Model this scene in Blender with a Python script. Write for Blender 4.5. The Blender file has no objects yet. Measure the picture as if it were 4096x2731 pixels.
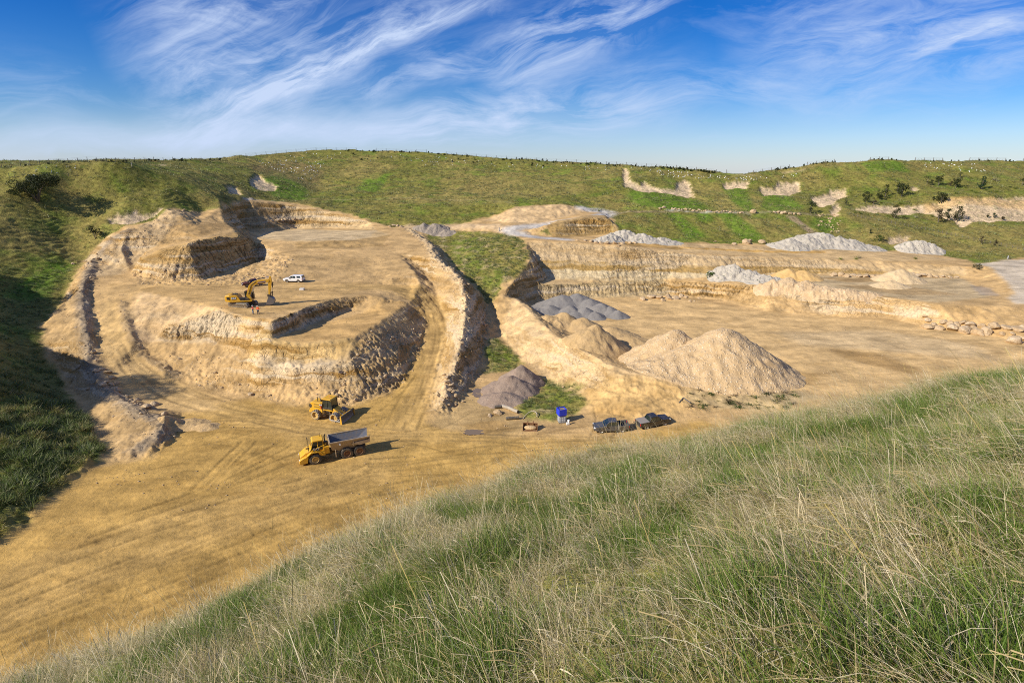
import bpy, bmesh, math, random, time
import numpy as np
from mathutils import Vector, Matrix, Euler
from mathutils.geometry import delaunay_2d_cdt
T0 = time.time()
random.seed(7); RNG = np.random.default_rng(7)
SC = bpy.context.scene; COL = SC.collection
R = math.radians
# ------------------------------------------------------------------ survey: photo pixels -> points on the ground
CAMZ = 39.2; FPX = 4096*20/36; CX, CY = 2048.0, 1365.5
PITCH = math.atan((CY-690)/FPX); CP, SP = math.cos(PITCH), math.sin(PITCH)
def ray(u, v):
    a = (u-CX)/FPX; b = -(v-CY)/FPX
    return np.array([a, CP+b*SP, -SP+b*CP])
def at_z(u, v, z):
    d = ray(u, v); t = (z-CAMZ)/d[2]
    return (d[0]*t, d[1]*t, z)
def at_d(u, v, t):
    d = ray(u, v); return (d[0]*t, d[1]*t, CAMZ+d[2]*t)
def parse(s):
    out = []
    for tok in s.split():
        if tok[0] == 'W':
            out.append(tuple(float(q) for q in tok[1:].split(',')))
        else:
            u, v, z = tok.split(',')
            out.append(at_d(float(u), float(v), float(z[1:])) if z[0] == 'd' else at_z(float(u), float(v), float(z)))
    return out
# breaklines of the terrain
LINES = [
 # left windrow: outer foot, crest, inner foot (edge of the haul road)
 "431,1828,0 378,1722,-.5 286,1590,0 229,1484,1.5 163,1370,5 176,1295,7 246,1220,8 290,1120,12.2 335,1055,14 372,1000,17.5 430,945,21 500,905,23.8 600,880,25",
 "560,1790,.6 640,1730,1.5 660,1674,1.8 572,1656,1.9 484,1590,2.1 396,1524,2.9 352,1449,4.2 352,1370,6.4 334,1260,9.3 326,1150,12.1 374,1034,16 440,959,20.4 506,920,23",
 "600,1830,0 700,1740,0 726,1647,.4 616,1634,.6 506,1590,1 440,1484,3 400,1370,5.5 374,1260,8.4 362,1160,11 420,1050,15 490,1000,18",
 # island: foot along the left road, crest, flutes, ledge
 "1572,1559,.6 1409,1615,.6 1250,1640,.3 1154,1612,.6 1000,1575,.8 800,1545,1.1 680,1500,1.8 570,1420,3.6 535,1370,5.6 505,1280,8.2 490,1200,10.4 560,1150,11.5",
 "560,1165,11.5 640,1181,11.5 760,1202,11.5 880,1236,11.5 950,1262,11.5 1010,1275,11.5 1070,1272,11.5",
 "700,1300,8.2 880,1258,10.6","625,1352,5.6 720,1362,5.6 840,1350,6.4 946,1345,7.6",
 "612,1385,4.8 760,1380,5.2 900,1400,5.4 990,1420,5.6","640,1430,3.4 720,1480,2.4 860,1500,2.6 1000,1510,2.8",
 # upper bench edge above the lower bench
 "1070,1272,11.5 1090,1285,11.4 1160,1262,11.4 1264,1216,11.4 1350,1190,11.4 1440,1163,11.3 1500,1180,11.1 1535,1191,10.9",
 "1085,1350,9 1140,1338,8.6 1211,1317,8.2 1300,1280,8.2 1400,1245,8.5 1515,1212,10",
 # lower bench front edge, ledge, toe on the right
 "1020,1340,8.6 1010,1361,8.4 1100,1370,8.3 1198,1374,8.2 1414,1352,8.4 1475,1317,8.8 1560,1262,9 1638,1212,9.3",
 "1020,1440,5.4 1200,1450,5.4 1330,1440,5.6 1400,1435,6","1030,1464,4.9 1200,1474,4.9 1330,1464,5.2 1410,1458,5.4","1180,1530,2.6 1320,1530,2.7 1440,1520,3",
 "1572,1559,.6 1616,1520,1.2 1650,1440,2.2 1686,1370,3.4 1708,1295,5.2 1690,1235,7.6 1638,1212,9.3",
 # right haul road outer edge
 "1720,1722,.2 1682,1690,.4 1688,1612,.9 1739,1480,1.8 1770,1370,3.4 1783,1282,5.6 1752,1194,8.6 1740,1150,10.2 1690,1085,12.2 1600,1015,15.8",
 # right windrow crest and its gully foot
 "1760,1640,1 1770,1607,1.8 1783,1546,3.2 1814,1484,3.8 1836,1396,5.6 1858,1282,8 1862,1185,10.7 1850,1130,12.5 1814,1078,14.2 1748,1034,15.8 1722,972,17.6 1638,915,20",
 "1800,1690,.3 1836,1610,.8 1871,1568,1 1902,1493,1.2 1937,1414,2.2 1946,1348,3.4 1950,1238,5.6 1930,1180,8 1830,1085,11.6 1765,1000,14.8 1760,945,17.5 1700,915,19.6",
 # mid bench, its back slope and the bench above
 "1100,1128,11.8 1300,1124,11.7 1500,1135,11.3 1640,1143,10.8","1180,1020,16 1300,1015,16 1500,1025,15.5 1620,1048,14.8 1655,1090,13.5 1682,1130,11.8",
 "1200,992,16.8 1400,990,16.8 1520,982,17","1180,966,18.2 1400,962,18.3 1480,950,18.5 1560,935,19.2",
 # tall back wall, its foot, and the dark side wall
 "800,850,26.3 880,832,27.6 905,815,28.6 1000,803,29 1145,818,27.2 1308,845,24.7 1383,858,23.7 1484,889,21.5 1572,915,19.9 1638,915,20",
 "950,905,20.5 1000,932,19 1060,928,18.6 1185,915,18.5 1352,913,18.9 1506,920,19.6",
 # cut faces in the middle of the left quarry
 "515,1021,16.4 600,990,18.3 651,986,18.6 800,950,21 937,915,22.3","607,942,21.4 690,915,23 792,902,23.6 902,889,23.6",
 "560,1038,16.6 651,1000,19 748,972,20.9 880,946,21.4 960,950,20.4 1024,968,17.8 1100,1000,16.6",
 "528,1093,13 660,1130,12 801,1122,12 900,1092,12.2 1024,1052,12.5 1090,1036,15",
 "620,885,25 695,843,27.8 760,862,26 800,880,24.6",
 # right pit: berm crest, its gully foot, and pit foot
 "1990,1225,6.8 2066,1194,8.2 2220,1339,6.4 2440,1458,6 2660,1520,5.4 2748,1546,4.6 3000,1570,4.2","2110,1220,4.6 2270,1330,4.3 2480,1440,4.1 2680,1500,4",
 "1975,1245,5.6 2000,1335,3 2088,1440,1.6 2176,1484,1.2 2220,1533,1 2321,1568,1.4 2360,1640,1.2",
 "2000,1745,.6 2200,1735,.9 2380,1700,1.3 2600,1690,1.8 2750,1670,2.2","1720,1722,.2 1850,1725,.3 2000,1745,.6","2450,1560,3.6 2640,1590,3.6 2760,1600,3.4 3000,1610,3.4",
 # right pit walls
 "2110,1215,4.6 2176,1201,4.6 2400,1192,4.6 2660,1180,4.6 2850,1195,4.4 3072,1246,4 3300,1262,4 3556,1273,4 3688,1304,4 3900,1335,4 4096,1365,4 4400,1400,4",
 "2150,1142,8.4 2396,1131,8.2 2660,1120,8.3 2850,1130,8.5 3072,1150,8.8 3336,1176,8.8 3512,1185,8.8 3732,1216,8.5 3900,1222,8.5 4096,1225,8.6 4400,1230,9",
 "2190,1118,8.8 2400,1119,8.8 2660,1108,9 2850,1110,9.2 3072,1100,9.2 3300,1097,9.2 3600,1104,9.2 3850,1108,9.3",
 "2105,965,18.3 2300,970,18 2500,985,17.2 2650,1003,15.8 2800,1018,14.7 3072,1030,13.6 3300,1037,13 3600,1048,12.4 3860,1066,11.8",
 "2105,965,18.3 2125,1035,15.2 2066,1110,11.6 2010,1180,8.8 1990,1225,6.8",
 "2520,972,17.3 2700,995,15.7 3072,1012,14.2 3300,1017,13.7","2480,960,17.7 2700,975,16.7 3072,988,15.3 3300,996,14.7 3600,1012,13.5 3800,1035,12.3",
 "2440,933,18.9 2500,945,18.2 2800,965,16.5 3150,975,15.7 3500,1000,13.8 3800,1022,12.6 3890,1048,12 4096,1032,12.2 4400,1030,12.3",
 # road down the right side of the pit
 "3965,1068,11.9 4036,1134,10.5 4060,1176,9.3 4000,1200,8.7","3870,1112,9.3 3905,1150,9 3960,1188,8.7","4096,1070,12 4120,1136,10.3 4180,1180,9.2",
 # hairpin road and the cut hillock
 "1640,912,19.9 1850,903,20.6 2030,900,21.4 2190,907,21","2050,935,19.2 2150,958,18.6 2220,946,18.5 2330,940,18.5 2440,933,18.9",
 "2198,897,22 2280,880,23.2 2352,867,24.2 2440,876,23.6 2455,900,21.6","2180,885,22.4 2280,862,24 2400,846,24.9 2440,843,25",
 "1900,880,d213 1960,868,d216 2060,830,d216 2250,818,d217 2340,832,d218",
 # main hill
 "2440,843,25 2650,845,25 3100,850,24.5 3300,857,23.8 3400,862,23.6 3700,868,22 3860,885,21 4096,882,21 4400,880,21",
 "3300,845,24.8 3400,835,25.5 3700,832,25.4 3860,795,29 4096,788,29.4 4400,785,29.6",
 "2500,740,d245 2800,760,d249 3100,760,d250 3300,770,d252 3600,748,d250 4096,735,d252",
 "0,672,d179 220,650,d182 352,643,d186 480,646,d189 600,641,d235 880,639,d280 1000,622,d310 1282,597,d340 1484,601,d340 1704,608,d335 2012,633,d315 2484,659,d290 2660,668,d275 2880,690,d265 3012,692,d265 3072,683,d267 3292,650,d270 3512,637,d272 3732,641,d280 4084,642,d290 4500,645,d300",
 "540,662,d191 600,683,d193 700,715,d196 800,750,d198 880,783,d199 905,815,28.6",
 "1300,750,d272 1500,735,d275 1700,750,d265 2000,760,d255 2250,770,d240","1350,815,d236 1500,800,d242 1750,830,d226 2000,815,d222",
 "1240,745,d266 1250,790,d244","900,690,d240 1000,730,d240 1120,760,d245","1050,790,d226 1150,800,d230",
 # left hill
 "0,720,d176 0,800,d167 0,900,d160 0,1000,d154 0,1100,d146 0,1200,10 0,1350,7 0,1450,6.3 0,1600,5 0,1800,3.2","300,700,d184 300,800,d179 300,900,d174 300,1000,d168","200,1100,d153",
 "500,760,d184 500,830,d177","650,828,d181 760,838,d188","150,1000,d160",
 # hill out of frame on the left
 "0,2165,0 W-64,38,0 W-72,15,2","W-75,52,4 W-86,71,7.5 W-99,92,18 W-118,102,18 W-132,120,25","W-104,48,9 W-112,20,12 W-112,82,22 W-126,98,19 W-146,116,30","W-150,135,24 W-172,165,36 W-185,185,42 W-190,120,34",
 # near hill: crown, rim, foot
 "100,2830,31 500,2585,31 1000,2332,31 1500,2075,31 2000,1880,31 2700,1725,31 3300,1622,31 3700,1575,31 4096,1560,31 4500,1560,30 W45,24,28",
 "W-25,0,30 W-45,-12,28 W-70,-30,26","W-40,12,14 W-49,12,7","W-58,12,0 W-40,29,0 W-20,42,0 W5,48,0 W30,51,1 W60,58,3 W100,66,4 W150,80,9","W10,30,14 W30,36,10",
 "W0,0,37.45 W1.5,0.5,37.55","W0,-12,43 W20,-10,48 W40,-8,52","W30,10,40 W60,20,36","W-30,-30,42 W0,-40,55 W-60,-60,46","W70,40,12 W110,45,16",
 # far country, out of sight behind the ridges
 "W-330,-120,40 W0,-120,70 W200,-120,70 W380,-120,60 W380,60,40 W380,200,42 W380,300,46 W380,460,36 W120,460,34 W0,460,36 W-150,460,40 W-330,460,38 W-330,200,48 W-330,40,46 W-330,-120,40",
 "W-230,60,46 W-220,-60,50","W-260,240,42 W-200,300,42 W-140,360,42 W-40,420,44 W60,390,40 W120,310,36 W200,330,40 W280,330,42",
 "W200,120,10 W230,160,12 W250,200,24","W170,95,8 W210,60,30",
]
GX0, GY0, GX1, GY1, GS = -330.0, -120.0, 380.0, 460.0, 0.5
NX = int((GX1-GX0)/GS)+1; NY = int((GY1-GY0)/GS)+1
def build_tin():
    vs, zs, es = [], [], []
    key = {}
    for ln in LINES:
        prev = None
        for p in parse(ln):
            k = (round(p[0], 1), round(p[1], 1))
            if k not in key:
                key[k] = len(vs); vs.append(Vector((p[0], p[1]))); zs.append(p[2])
            i = key[k]
            if prev is not None and prev != i: es.append((prev, i))
            prev = i
    v2, e2, f2, ov, oe, of = delaunay_2d_cdt(vs, es, [], 0, 1e-4)
    z2 = np.zeros(len(v2)); miss = []
    for i, o in enumerate(ov):
        if o: z2[i] = zs[o[0]]
        else: miss.append(i)
    for i in miss:          # two breaklines cross: take the mean of both
        acc = []
        p = v2[i]
        for a, b in es:
            d = vs[b]-vs[a]; L = d.length
            t = (p-vs[a]).dot(d)/(L*L)
            if -1e-6 <= t <= 1+1e-6 and ((vs[a]+d*t)-p).length < 1e-3: acc.append(zs[a]*(1-t)+zs[b]*t)
        z2[i] = sum(acc)/len(acc) if acc else 0
        pr = project(p.x, p.y, z2[i])
        print('crossing at', tuple(round(q, 1) for q in p), 'px', pr, [round(q, 1) for q in acc])
    Z = np.full((NY, NX), np.nan)
    V = np.array([(p.x, p.y) for p in v2])
    for f in f2:
        A, B, C_ = (V[k] for k in f)
        x0, x1 = min(A[0], B[0], C_[0]), max(A[0], B[0], C_[0]); y0, y1 = min(A[1], B[1], C_[1]), max(A[1], B[1], C_[1])
        i0, i1 = max(0, int((x0-GX0)/GS)), min(NX-1, int((x1-GX0)/GS)+1); j0, j1 = max(0, int((y0-GY0)/GS)), min(NY-1, int((y1-GY0)/GS)+1)
        if i1 < i0 or j1 < j0: continue
        xx = GX0+np.arange(i0, i1+1)*GS; yy = GY0+np.arange(j0, j1+1)*GS
        X, Y = np.meshgrid(xx, yy)
        det = (B[1]-C_[1])*(A[0]-C_[0])+(C_[0]-B[0])*(A[1]-C_[1])
        if abs(det) < 1e-9: continue
        l1 = ((B[1]-C_[1])*(X-C_[0])+(C_[0]-B[0])*(Y-C_[1]))/det
        l2 = ((C_[1]-A[1])*(X-C_[0])+(A[0]-C_[0])*(Y-C_[1]))/det
        l3 = 1-l1-l2
        m = (l1 >= -1e-6) & (l2 >= -1e-6) & (l3 >= -1e-6)
        sub = Z[j0:j1+1, i0:i1+1]
        sub[m] = (l1*z2[f[0]]+l2*z2[f[1]]+l3*z2[f[2]])[m]
    Z[np.isnan(Z)] = 35
    return Z
def project(x, y, z):
    dz = z-CAMZ
    f = y*CP-dz*SP; b = y*SP+dz*CP
    return (round(CX+FPX*x/f), round(CY-FPX*b/f), round(f, 1))
def blur(A, s):
    if s <= 0: return A
    k = int(3*s)+1; w = np.exp(-.5*(np.arange(-k, k+1)/s)**2); w /= w.sum()
    P = np.pad(A, ((k, k), (0, 0)), mode='edge'); B = sum(w[i]*P[i:i+A.shape[0]] for i in range(2*k+1))
    P = np.pad(B, ((0, 0), (k, k)), mode='edge'); return sum(w[i]*P[:, i:i+A.shape[1]] for i in range(2*k+1))
def samp(A, x, y):
    fx = np.clip((np.asarray(x, float)-GX0)/GS, 0, NX-1.001); fy = np.clip((np.asarray(y, float)-GY0)/GS, 0, NY-1.001)
    i = fx.astype(int); j = fy.astype(int); a = fx-i; b = fy-j
    if A.ndim == 3: a = a[..., None]; b = b[..., None]
    return (A[j, i]*(1-a)+A[j, i+1]*a)*(1-b)+(A[j+1, i]*(1-a)+A[j+1, i+1]*a)*b
# ------------------------------------------------------------------ noise
_P = RNG.permutation(256); _P = np.concatenate([_P, _P, _P])
_G = np.stack([np.cos(np.arange(256)*2.39996), np.sin(np.arange(256)*2.39996)], 1)
def perlin(x, y):
    x = np.asarray(x, float); y = np.asarray(y, float)
    xi = np.floor(x).astype(int); yi = np.floor(y).astype(int); xf = x-xi; yf = y-yi
    xi &= 255; yi &= 255
    u = xf*xf*xf*(xf*(xf*6-15)+10); v = yf*yf*yf*(yf*(yf*6-15)+10)
    def g(a, b, dx, dy):
        h = _G[_P[_P[(xi+a) & 255]+((yi+b) & 255)]]
        return h[..., 0]*dx+h[..., 1]*dy
    n0 = g(0, 0, xf, yf)*(1-u)+g(1, 0, xf-1, yf)*u
    n1 = g(0, 1, xf, yf-1)*(1-u)+g(1, 1, xf-1, yf-1)*u
    return (n0*(1-v)+n1*v)*1.5
def fbm(x, y, o=4, gain=.5):
    s = 0; a = 1; f = 1
    for k in range(o):
        s = s+a*perlin(x*f+17.3*k, y*f-9.1*k); a *= gain; f *= 2.03
    return s
def ridged(x, y, o=3):
    s = 0; a = 1; f = 1
    for k in range(o):
        s = s+a*(1-2*np.abs(perlin(x*f+7.7*k, y*f+3.3*k))); a *= .5; f *= 2.1
    return s
# ------------------------------------------------------------------ plan polygons
def inpoly(pts):
    """cells of the plan grid inside a polygon of (x, y)"""
    p = np.array([(q[0], q[1]) for q in pts]); M = np.zeros((NY, NX))
    i0, i1 = max(0, int((p[:, 0].min()-GX0)/GS)), min(NX-1, int((p[:, 0].max()-GX0)/GS)+1)
    j0, j1 = max(0, int((p[:, 1].min()-GY0)/GS)), min(NY-1, int((p[:, 1].max()-GY0)/GS)+1)
    if i1 <= i0 or j1 <= j0: return M
    X, Y = np.meshgrid(GX0+np.arange(i0, i1+1)*GS, GY0+np.arange(j0, j1+1)*GS)
    c = np.zeros(X.shape, bool); n = len(p)
    for k in range(n):
        x1, y1 = p[k]; x2, y2 = p[(k+1) % n]
        if y1 == y2: continue
        c ^= ((y1 > Y) != (y2 > Y)) & (X < (x2-x1)*(Y-y1)/(y2-y1)+x1)
    M[j0:j1+1, i0:i1+1] = c
    return M
def strip(pts, w):
    """distance mask of a polyline of (x, y) with half width w"""
    M = np.zeros((NY, NX)); D = np.full((NY, NX), 1e9)
    for (a, b) in zip(pts[:-1], pts[1:]):
        i0, i1 = max(0, int((min(a[0], b[0])-3*w-GX0)/GS)), min(NX-1, int((max(a[0], b[0])+3*w-GX0)/GS)+1)
        j0, j1 = max(0, int((min(a[1], b[1])-3*w-GY0)/GS)), min(NY-1, int((max(a[1], b[1])+3*w-GY0)/GS)+1)
        if i1 <= i0 or j1 <= j0: continue
        X, Y = np.meshgrid(GX0+np.arange(i0, i1+1)*GS, GY0+np.arange(j0, j1+1)*GS)
        dx, dy = b[0]-a[0], b[1]-a[1]; L = dx*dx+dy*dy+1e-9
        t = np.clip(((X-a[0])*dx+(Y-a[1])*dy)/L, 0, 1)
        d = np.hypot(X-a[0]-t*dx, Y-a[1]-t*dy)
        D[j0:j1+1, i0:i1+1] = np.minimum(D[j0:j1+1, i0:i1+1], d)
    return np.clip(1.5-D/w, 0, 1)
BASE = blur(build_tin(), .75)
def march(H, uv, t0=30.0, t1=480.0, n=900):
    """first hit of each pixel's sight line with the ground -> points on the ground"""
    uv = np.asarray(uv, float)
    a = (uv[:, 0]-CX)/FPX; b = -(uv[:, 1]-CY)/FPX
    D = np.stack([a, CP+b*SP, -SP+b*CP], 1)
    ts = np.geomspace(t0, t1, n)
    P = D[:, None, :]*ts[None, :, None]
    below = (CAMZ+P[..., 2]) < H(P[..., 0], P[..., 1])
    hit = below.any(1); k = np.where(hit, below.argmax(1), n-1)
    lo = ts[np.maximum(k-1, 0)]; hi = ts[k]
    for _ in range(14):
        m = .5*(lo+hi); q = D*m[:, None]
        bl = (CAMZ+q[:, 2]) < H(q[:, 0], q[:, 1])
        hi = np.where(bl, m, hi); lo = np.where(bl, lo, m)
    q = D*hi[:, None]
    return np.stack([q[:, 0], q[:, 1], H(q[:, 0], q[:, 1])], 1)
H0 = lambda x, y: samp(BASE, x, y)
def px(s):
    return [tuple(float(q) for q in t.split(',')) for t in s.split()]
def plan(s):
    """pixels 'u,v' (or 'Wx,y') -> plan points (x, y) on the bare ground"""
    out = []; idx = []; uv = []
    for t in s.split():
        if t[0] == 'W': out.append(tuple(float(q) for q in t[1:].split(',')))
        else: idx.append(len(out)); out.append(None); uv.append(tuple(float(q) for q in t.split(',')))
    if uv:
        P = march(H0, uv)
        for i, p in zip(idx, P): out[i] = (p[0], p[1])
    return out
# ------------------------------------------------------------------ node helpers
def new_mat(name):
    m = bpy.data.materials.new(name); m.use_nodes = True
    nt = m.node_tree; nt.nodes.clear()
    return m, nt
class NB:
    """small node-building helper"""
    def __init__(s, nt): s.nt = nt; s.N = nt.nodes; s.L = nt.links
    def put(s, sock, v):
        if v is None: return
        if hasattr(v, 'links') or isinstance(v, bpy.types.NodeSocket): s.L.new(v, sock)
        else: sock.default_value = v
    def math(s, op, a, b=None, c=None, clamp=False):
        n = s.N.new('ShaderNodeMath'); n.operation = op; n.use_clamp = clamp
        for i, q in enumerate((a, b, c)): s.put(n.inputs[i], q)
        return n.outputs[0]
    def vmath(s, op, a, b=None, scale=None):
        n = s.N.new('ShaderNodeVectorMath'); n.operation = op
        s.put(n.inputs[0], a)
        if b is not None: s.put(n.inputs[1], b)
        if scale is not None: s.put(n.inputs['Scale'], scale)
        return n.outputs['Value'] if op in ('DOT_PRODUCT', 'LENGTH', 'DISTANCE') else n.outputs[0]
    def mix(s, f, a, b, mode='MIX'):
        n = s.N.new('ShaderNodeMix'); n.data_type = 'RGBA'; n.blend_type = mode
        s.put(n.inputs[0], f); s.put(n.inputs[6], a); s.put(n.inputs[7], b)
        return n.outputs[2]
    def noise(s, vec, scale, detail=4, rough=.55, dist=0):
        n = s.N.new('ShaderNodeTexNoise'); s.put(n.inputs['Vector'], vec)
        n.inputs['Scale'].default_value = scale; n.inputs['Detail'].default_value = detail
        n.inputs['Roughness'].default_value = rough; n.inputs['Distortion'].default_value = dist
        return n.outputs[0]
    def voro(s, vec, scale, feature='F1'):
        n = s.N.new('ShaderNodeTexVoronoi'); n.feature = feature; s.put(n.inputs['Vector'], vec)
        n.inputs['Scale'].default_value = scale
        return n
    def rng(s, v, a, b, c, d, clamp=True):
        n = s.N.new('ShaderNodeMapRange'); n.clamp = clamp; s.put(n.inputs[0], v)
        for i, q in enumerate((a, b, c, d)): n.inputs[i+1].default_value = q
        return n.outputs[0]
    def attr(s, name):
        n = s.N.new('ShaderNodeAttribute'); n.attribute_name = name; return n
    def coord(s, k='Object'):
        return s.N.new('ShaderNodeTexCoord').outputs[k]
    def scale(s, vec, sc):
        n = s.N.new('ShaderNodeMapping'); s.put(n.inputs['Vector'], vec); n.inputs['Scale'].default_value = sc
        return n.outputs[0]
    def bump(s, h, strength=.5, dist=.1, normal=None):
        n = s.N.new('ShaderNodeBump'); s.put(n.inputs['Height'], h); s.put(n.inputs['Strength'], strength)
        n.inputs['Distance'].default_value = dist
        if normal is not None: s.put(n.inputs['Normal'], normal)
        return n.outputs[0]
    def out(s, color, rough=.8, normal=None, metal=0, spec=.5, alpha=None, trans=0, coat=0, subs=None):
        p = s.N.new('ShaderNodeBsdfPrincipled'); o = s.N.new('ShaderNodeOutputMaterial')
        s.put(p.inputs['Base Color'], color); s.put(p.inputs['Roughness'], rough); s.put(p.inputs['Metallic'], metal)
        s.put(p.inputs['Specular IOR Level'], spec); s.put(p.inputs['Coat Weight'], coat)
        if trans: p.inputs['Transmission Weight'].default_value = trans
        if normal is not None: s.put(p.inputs['Normal'], normal)
        s.L.new(p.outputs[0], o.inputs[0]); return p
def C4(c): return (c[0], c[1], c[2], 1.0)
# ------------------------------------------------------------------ masks on the plan grid
OUTER = ("0,2165 120,2085 350,1868 431,1828 378,1722 286,1590 229,1484 163,1370 176,1295 246,1220 290,1120 335,1055 372,1000 430,945 500,905 600,887 660,850 695,835 760,850 "
 "800,850 880,832 905,815 1000,790 1145,808 1308,838 1383,852 1484,883 1572,908 1640,903 1850,895 1905,880 1960,868 2060,828 2250,816 2345,835 2420,850 2455,880 2470,940 "
 "2560,963 2750,970 3000,975 3200,985 3400,990 3560,1005 3740,1010 3870,1040 3905,1056 3990,1045 4096,1030 4380,1022 W190,170 W180,95 W150,78 W100,64 W60,56 W30,50 W5,47 W-20,41 W-40,28 W-57,12 W-63,38")
EARTH = inpoly(plan(OUTER))
def cut(s): return inpoly(plan(s))
XW, YW = np.meshgrid(GX0+np.arange(NX)*GS, GY0+np.arange(NY)*GS)
XN, YN = XW+1.5*fbm(XW/4.5, YW/4.5, 3), YW+1.5*fbm(XW/4.5+60, YW/4.5, 3)      # ragged edges
XE, YE = XW+.8*fbm(XW/3.5+9, YW/3.5, 3), YW+.8*fbm(XW/3.5+70, YW/3.5, 3)
EARTH = (samp(EARTH, XE, YE) > .5)*1.0
GULLY = cut("1695,945 1740,925 1800,920 1900,925 2050,938 2095,955 2112,1010 2110,1070 2060,1100 2000,1140 1985,1190 1962,1218 1930,1180 1850,1095 1768,1005")
PATCH = np.maximum(cut("2130,1500 2200,1520 2330,1570 2350,1620 2300,1660 2240,1690 2150,1680 2080,1650 2060,1620 2130,1590 2150,1550"), cut("1945,1370 2000,1350 2085,1445 2060,1480 1940,1500"))
HILLOCK = cut("2150,935 2200,905 2300,880 2420,868 2450,895 2455,930 2330,925 2200,938")
BANK = cut("2750,1552 3000,1575 3200,1560 3300,1590 3100,1640 2850,1630 2740,1600")
GULLY = samp(GULLY, XN, YN); PATCH = samp(PATCH, XN, YN)
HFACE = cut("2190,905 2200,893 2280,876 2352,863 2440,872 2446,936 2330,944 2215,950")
EARTH = np.clip(EARTH-GULLY-PATCH-HILLOCK*(1-HFACE), 0, 1)
EARTHS = blur(EARTH, .8)
GRAD = np.stack(np.gradient(BASE, GS), -1); SLOPE = np.hypot(GRAD[..., 0], GRAD[..., 1])
GRADS = np.stack([blur(GRAD[..., 0], 2), blur(GRAD[..., 1], 2)], -1)
# hills away from the diggings are smooth
far = blur(1-np.maximum(EARTH, HILLOCK), 5)*(1-blur(HILLOCK, 2))
BASE = BASE*(1-far)+blur(BASE, 3.5)*far
CRESTS = ["560,1790,.6 640,1730,1.5 660,1674,1.8 572,1656,1.9 484,1590,2.1 396,1524,2.9 352,1449,4.2 352,1370,6.4 334,1260,9.3 326,1150,12.1 374,1034,16 440,959,20.4 506,920,23",
 "1770,1607,1.8 1783,1546,3.2 1814,1484,3.8 1836,1396,5.6 1858,1282,8 1862,1185,10.7 1850,1130,12.5 1814,1078,14.2 1748,1034,15.8 1722,972,17.6 1638,915,20"]
XX0 = np.broadcast_to(GX0+np.arange(NX)*GS, (NY, NX))
CR = sum(strip([p[:2] for p in parse(c)], 2.2) for c in CRESTS)
RUB = np.maximum(np.minimum(CR, 1)*np.where(XX0 < -40, .55, .9), cut("1330,1470 1400,1420 1500,1330 1680,1300 1690,1400 1620,1530 1400,1620 1300,1600")*1.0)
RUB = np.maximum(RUB, cut("1000,1430 1330,1440 1330,1600 1154,1612 1000,1560 850,1500 640,1440 760,1395")*.30); RUB = np.maximum(RUB, cut("640,1440 760,1395 880,1420 900,1500 1000,1545 1150,1590 1150,1618 1000,1585 800,1550 680,1505")*.55)
RUB = np.maximum(RUB, cut("520,1095 800,1122 1024,1055 1100,1010 1180,1030 1110,1130 900,1140 560,1140")*.8)
RUB = np.maximum(RUB, cut("1690,1600 1770,1540 1830,1400 1850,1200 1950,1240 1950,1340 1940,1410 1905,1490 1870,1570 1800,1660")*.8)
RUB = np.maximum(RUB, cut("2180,1484 2220,1533 2321,1568 2420,1545 2400,1470 2280,1400")*.5)
RUB = np.maximum(RUB, cut("300,1060 520,930 700,835 780,850 640,960 420,1080 360,1140")*.7)
RUB = np.maximum(RUB, cut("420,1760 560,1680 700,1690 620,1830 440,1850")*.22)
RUB = blur(np.clip(RUB, 0, 1), .8)
FLUT = np.full((NY, NX), .22)
for c_ in ("640,1310 880,1238 975,1275 950,1350 620,1362","2105,960 2650,998 3300,1030 3900,1062 3900,1230 3512,1190 3072,1255 2660,1185 2150,1205","640,990 880,940 1030,965 1090,1040 1024,1060 801,1125 640,1130","900,812 1145,815 1484,885 1510,922 1185,918 940,935","2190,900 2352,863 2446,872 2446,936 2215,950","1080,1272 1264,1212 1440,1160 1525,1205 1300,1285 1090,1350","600,940 792,898 905,886 940,918 800,955 600,995"): FLUT = np.maximum(FLUT, blur(cut(c_), .6))
LEFTHILL = blur(cut("0,690 300,665 560,690 700,760 800,830 600,860 430,930 300,1060 200,1200 150,1380 0,1400"), 2)
NEAR = blur(inpoly([(-64, -60), (-57, 12), (-40, 28), (-20, 41), (5, 47), (30, 50), (60, 56), (100, 64), (150, 78), (200, 80), (260, 20), (260, -110), (-64, -110)]), 1)
TRK = [  # wheel tracks: the middle line of each pair of ruts
 "560,1500 640,1560 760,1610 900,1640 1050,1680 1250,1720 1500,1745 1800,1745 2100,1755 2400,1760",
 "430,1300 470,1400 540,1500 640,1565 800,1625 1000,1665 1200,1715 1400,1740","470,1230 470,1300 500,1400 560,1470 660,1540 900,1620",
 "1640,1720 1690,1600 1730,1480 1760,1380 1765,1290 1730,1210 1660,1160 1500,1150 1200,1150","1600,1720 1660,1600 1700,1480 1740,1380 1740,1290 1700,1220 1600,1165 1400,1140",
 "1470,1840 1300,1905 1000,1990 700,2080 300,2210 0,2330","1500,1900 1250,1990 900,2110 500,2260 100,2420 0,2470","1700,1950 1400,2060 1000,2220 600,2390 200,2550 60,2640",
 "1150,1770 1000,1850 850,1930","1250,1800 1000,1900 700,2010 350,2130","2400,1770 2000,1790 1700,1830 1480,1850","1600,1960 1200,2100 700,2290 300,2440 0,2560",
 "1850,1900 1500,1960 1200,2040 1000,2120","600,1700 720,1710 900,1690 1100,1700","1500,1640 1600,1560 1680,1440","460,1170 620,1150 900,1150 1200,1160 1500,1170","1000,1760 900,1860 800,1960","1330,1640 1500,1590 1600,1540",
 "2420,1740 2520,1640 2600,1590","2500,1700 2620,1620 2700,1590","2700,1540 2500,1500 2400,1470","2560,1560 2450,1500"]
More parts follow.
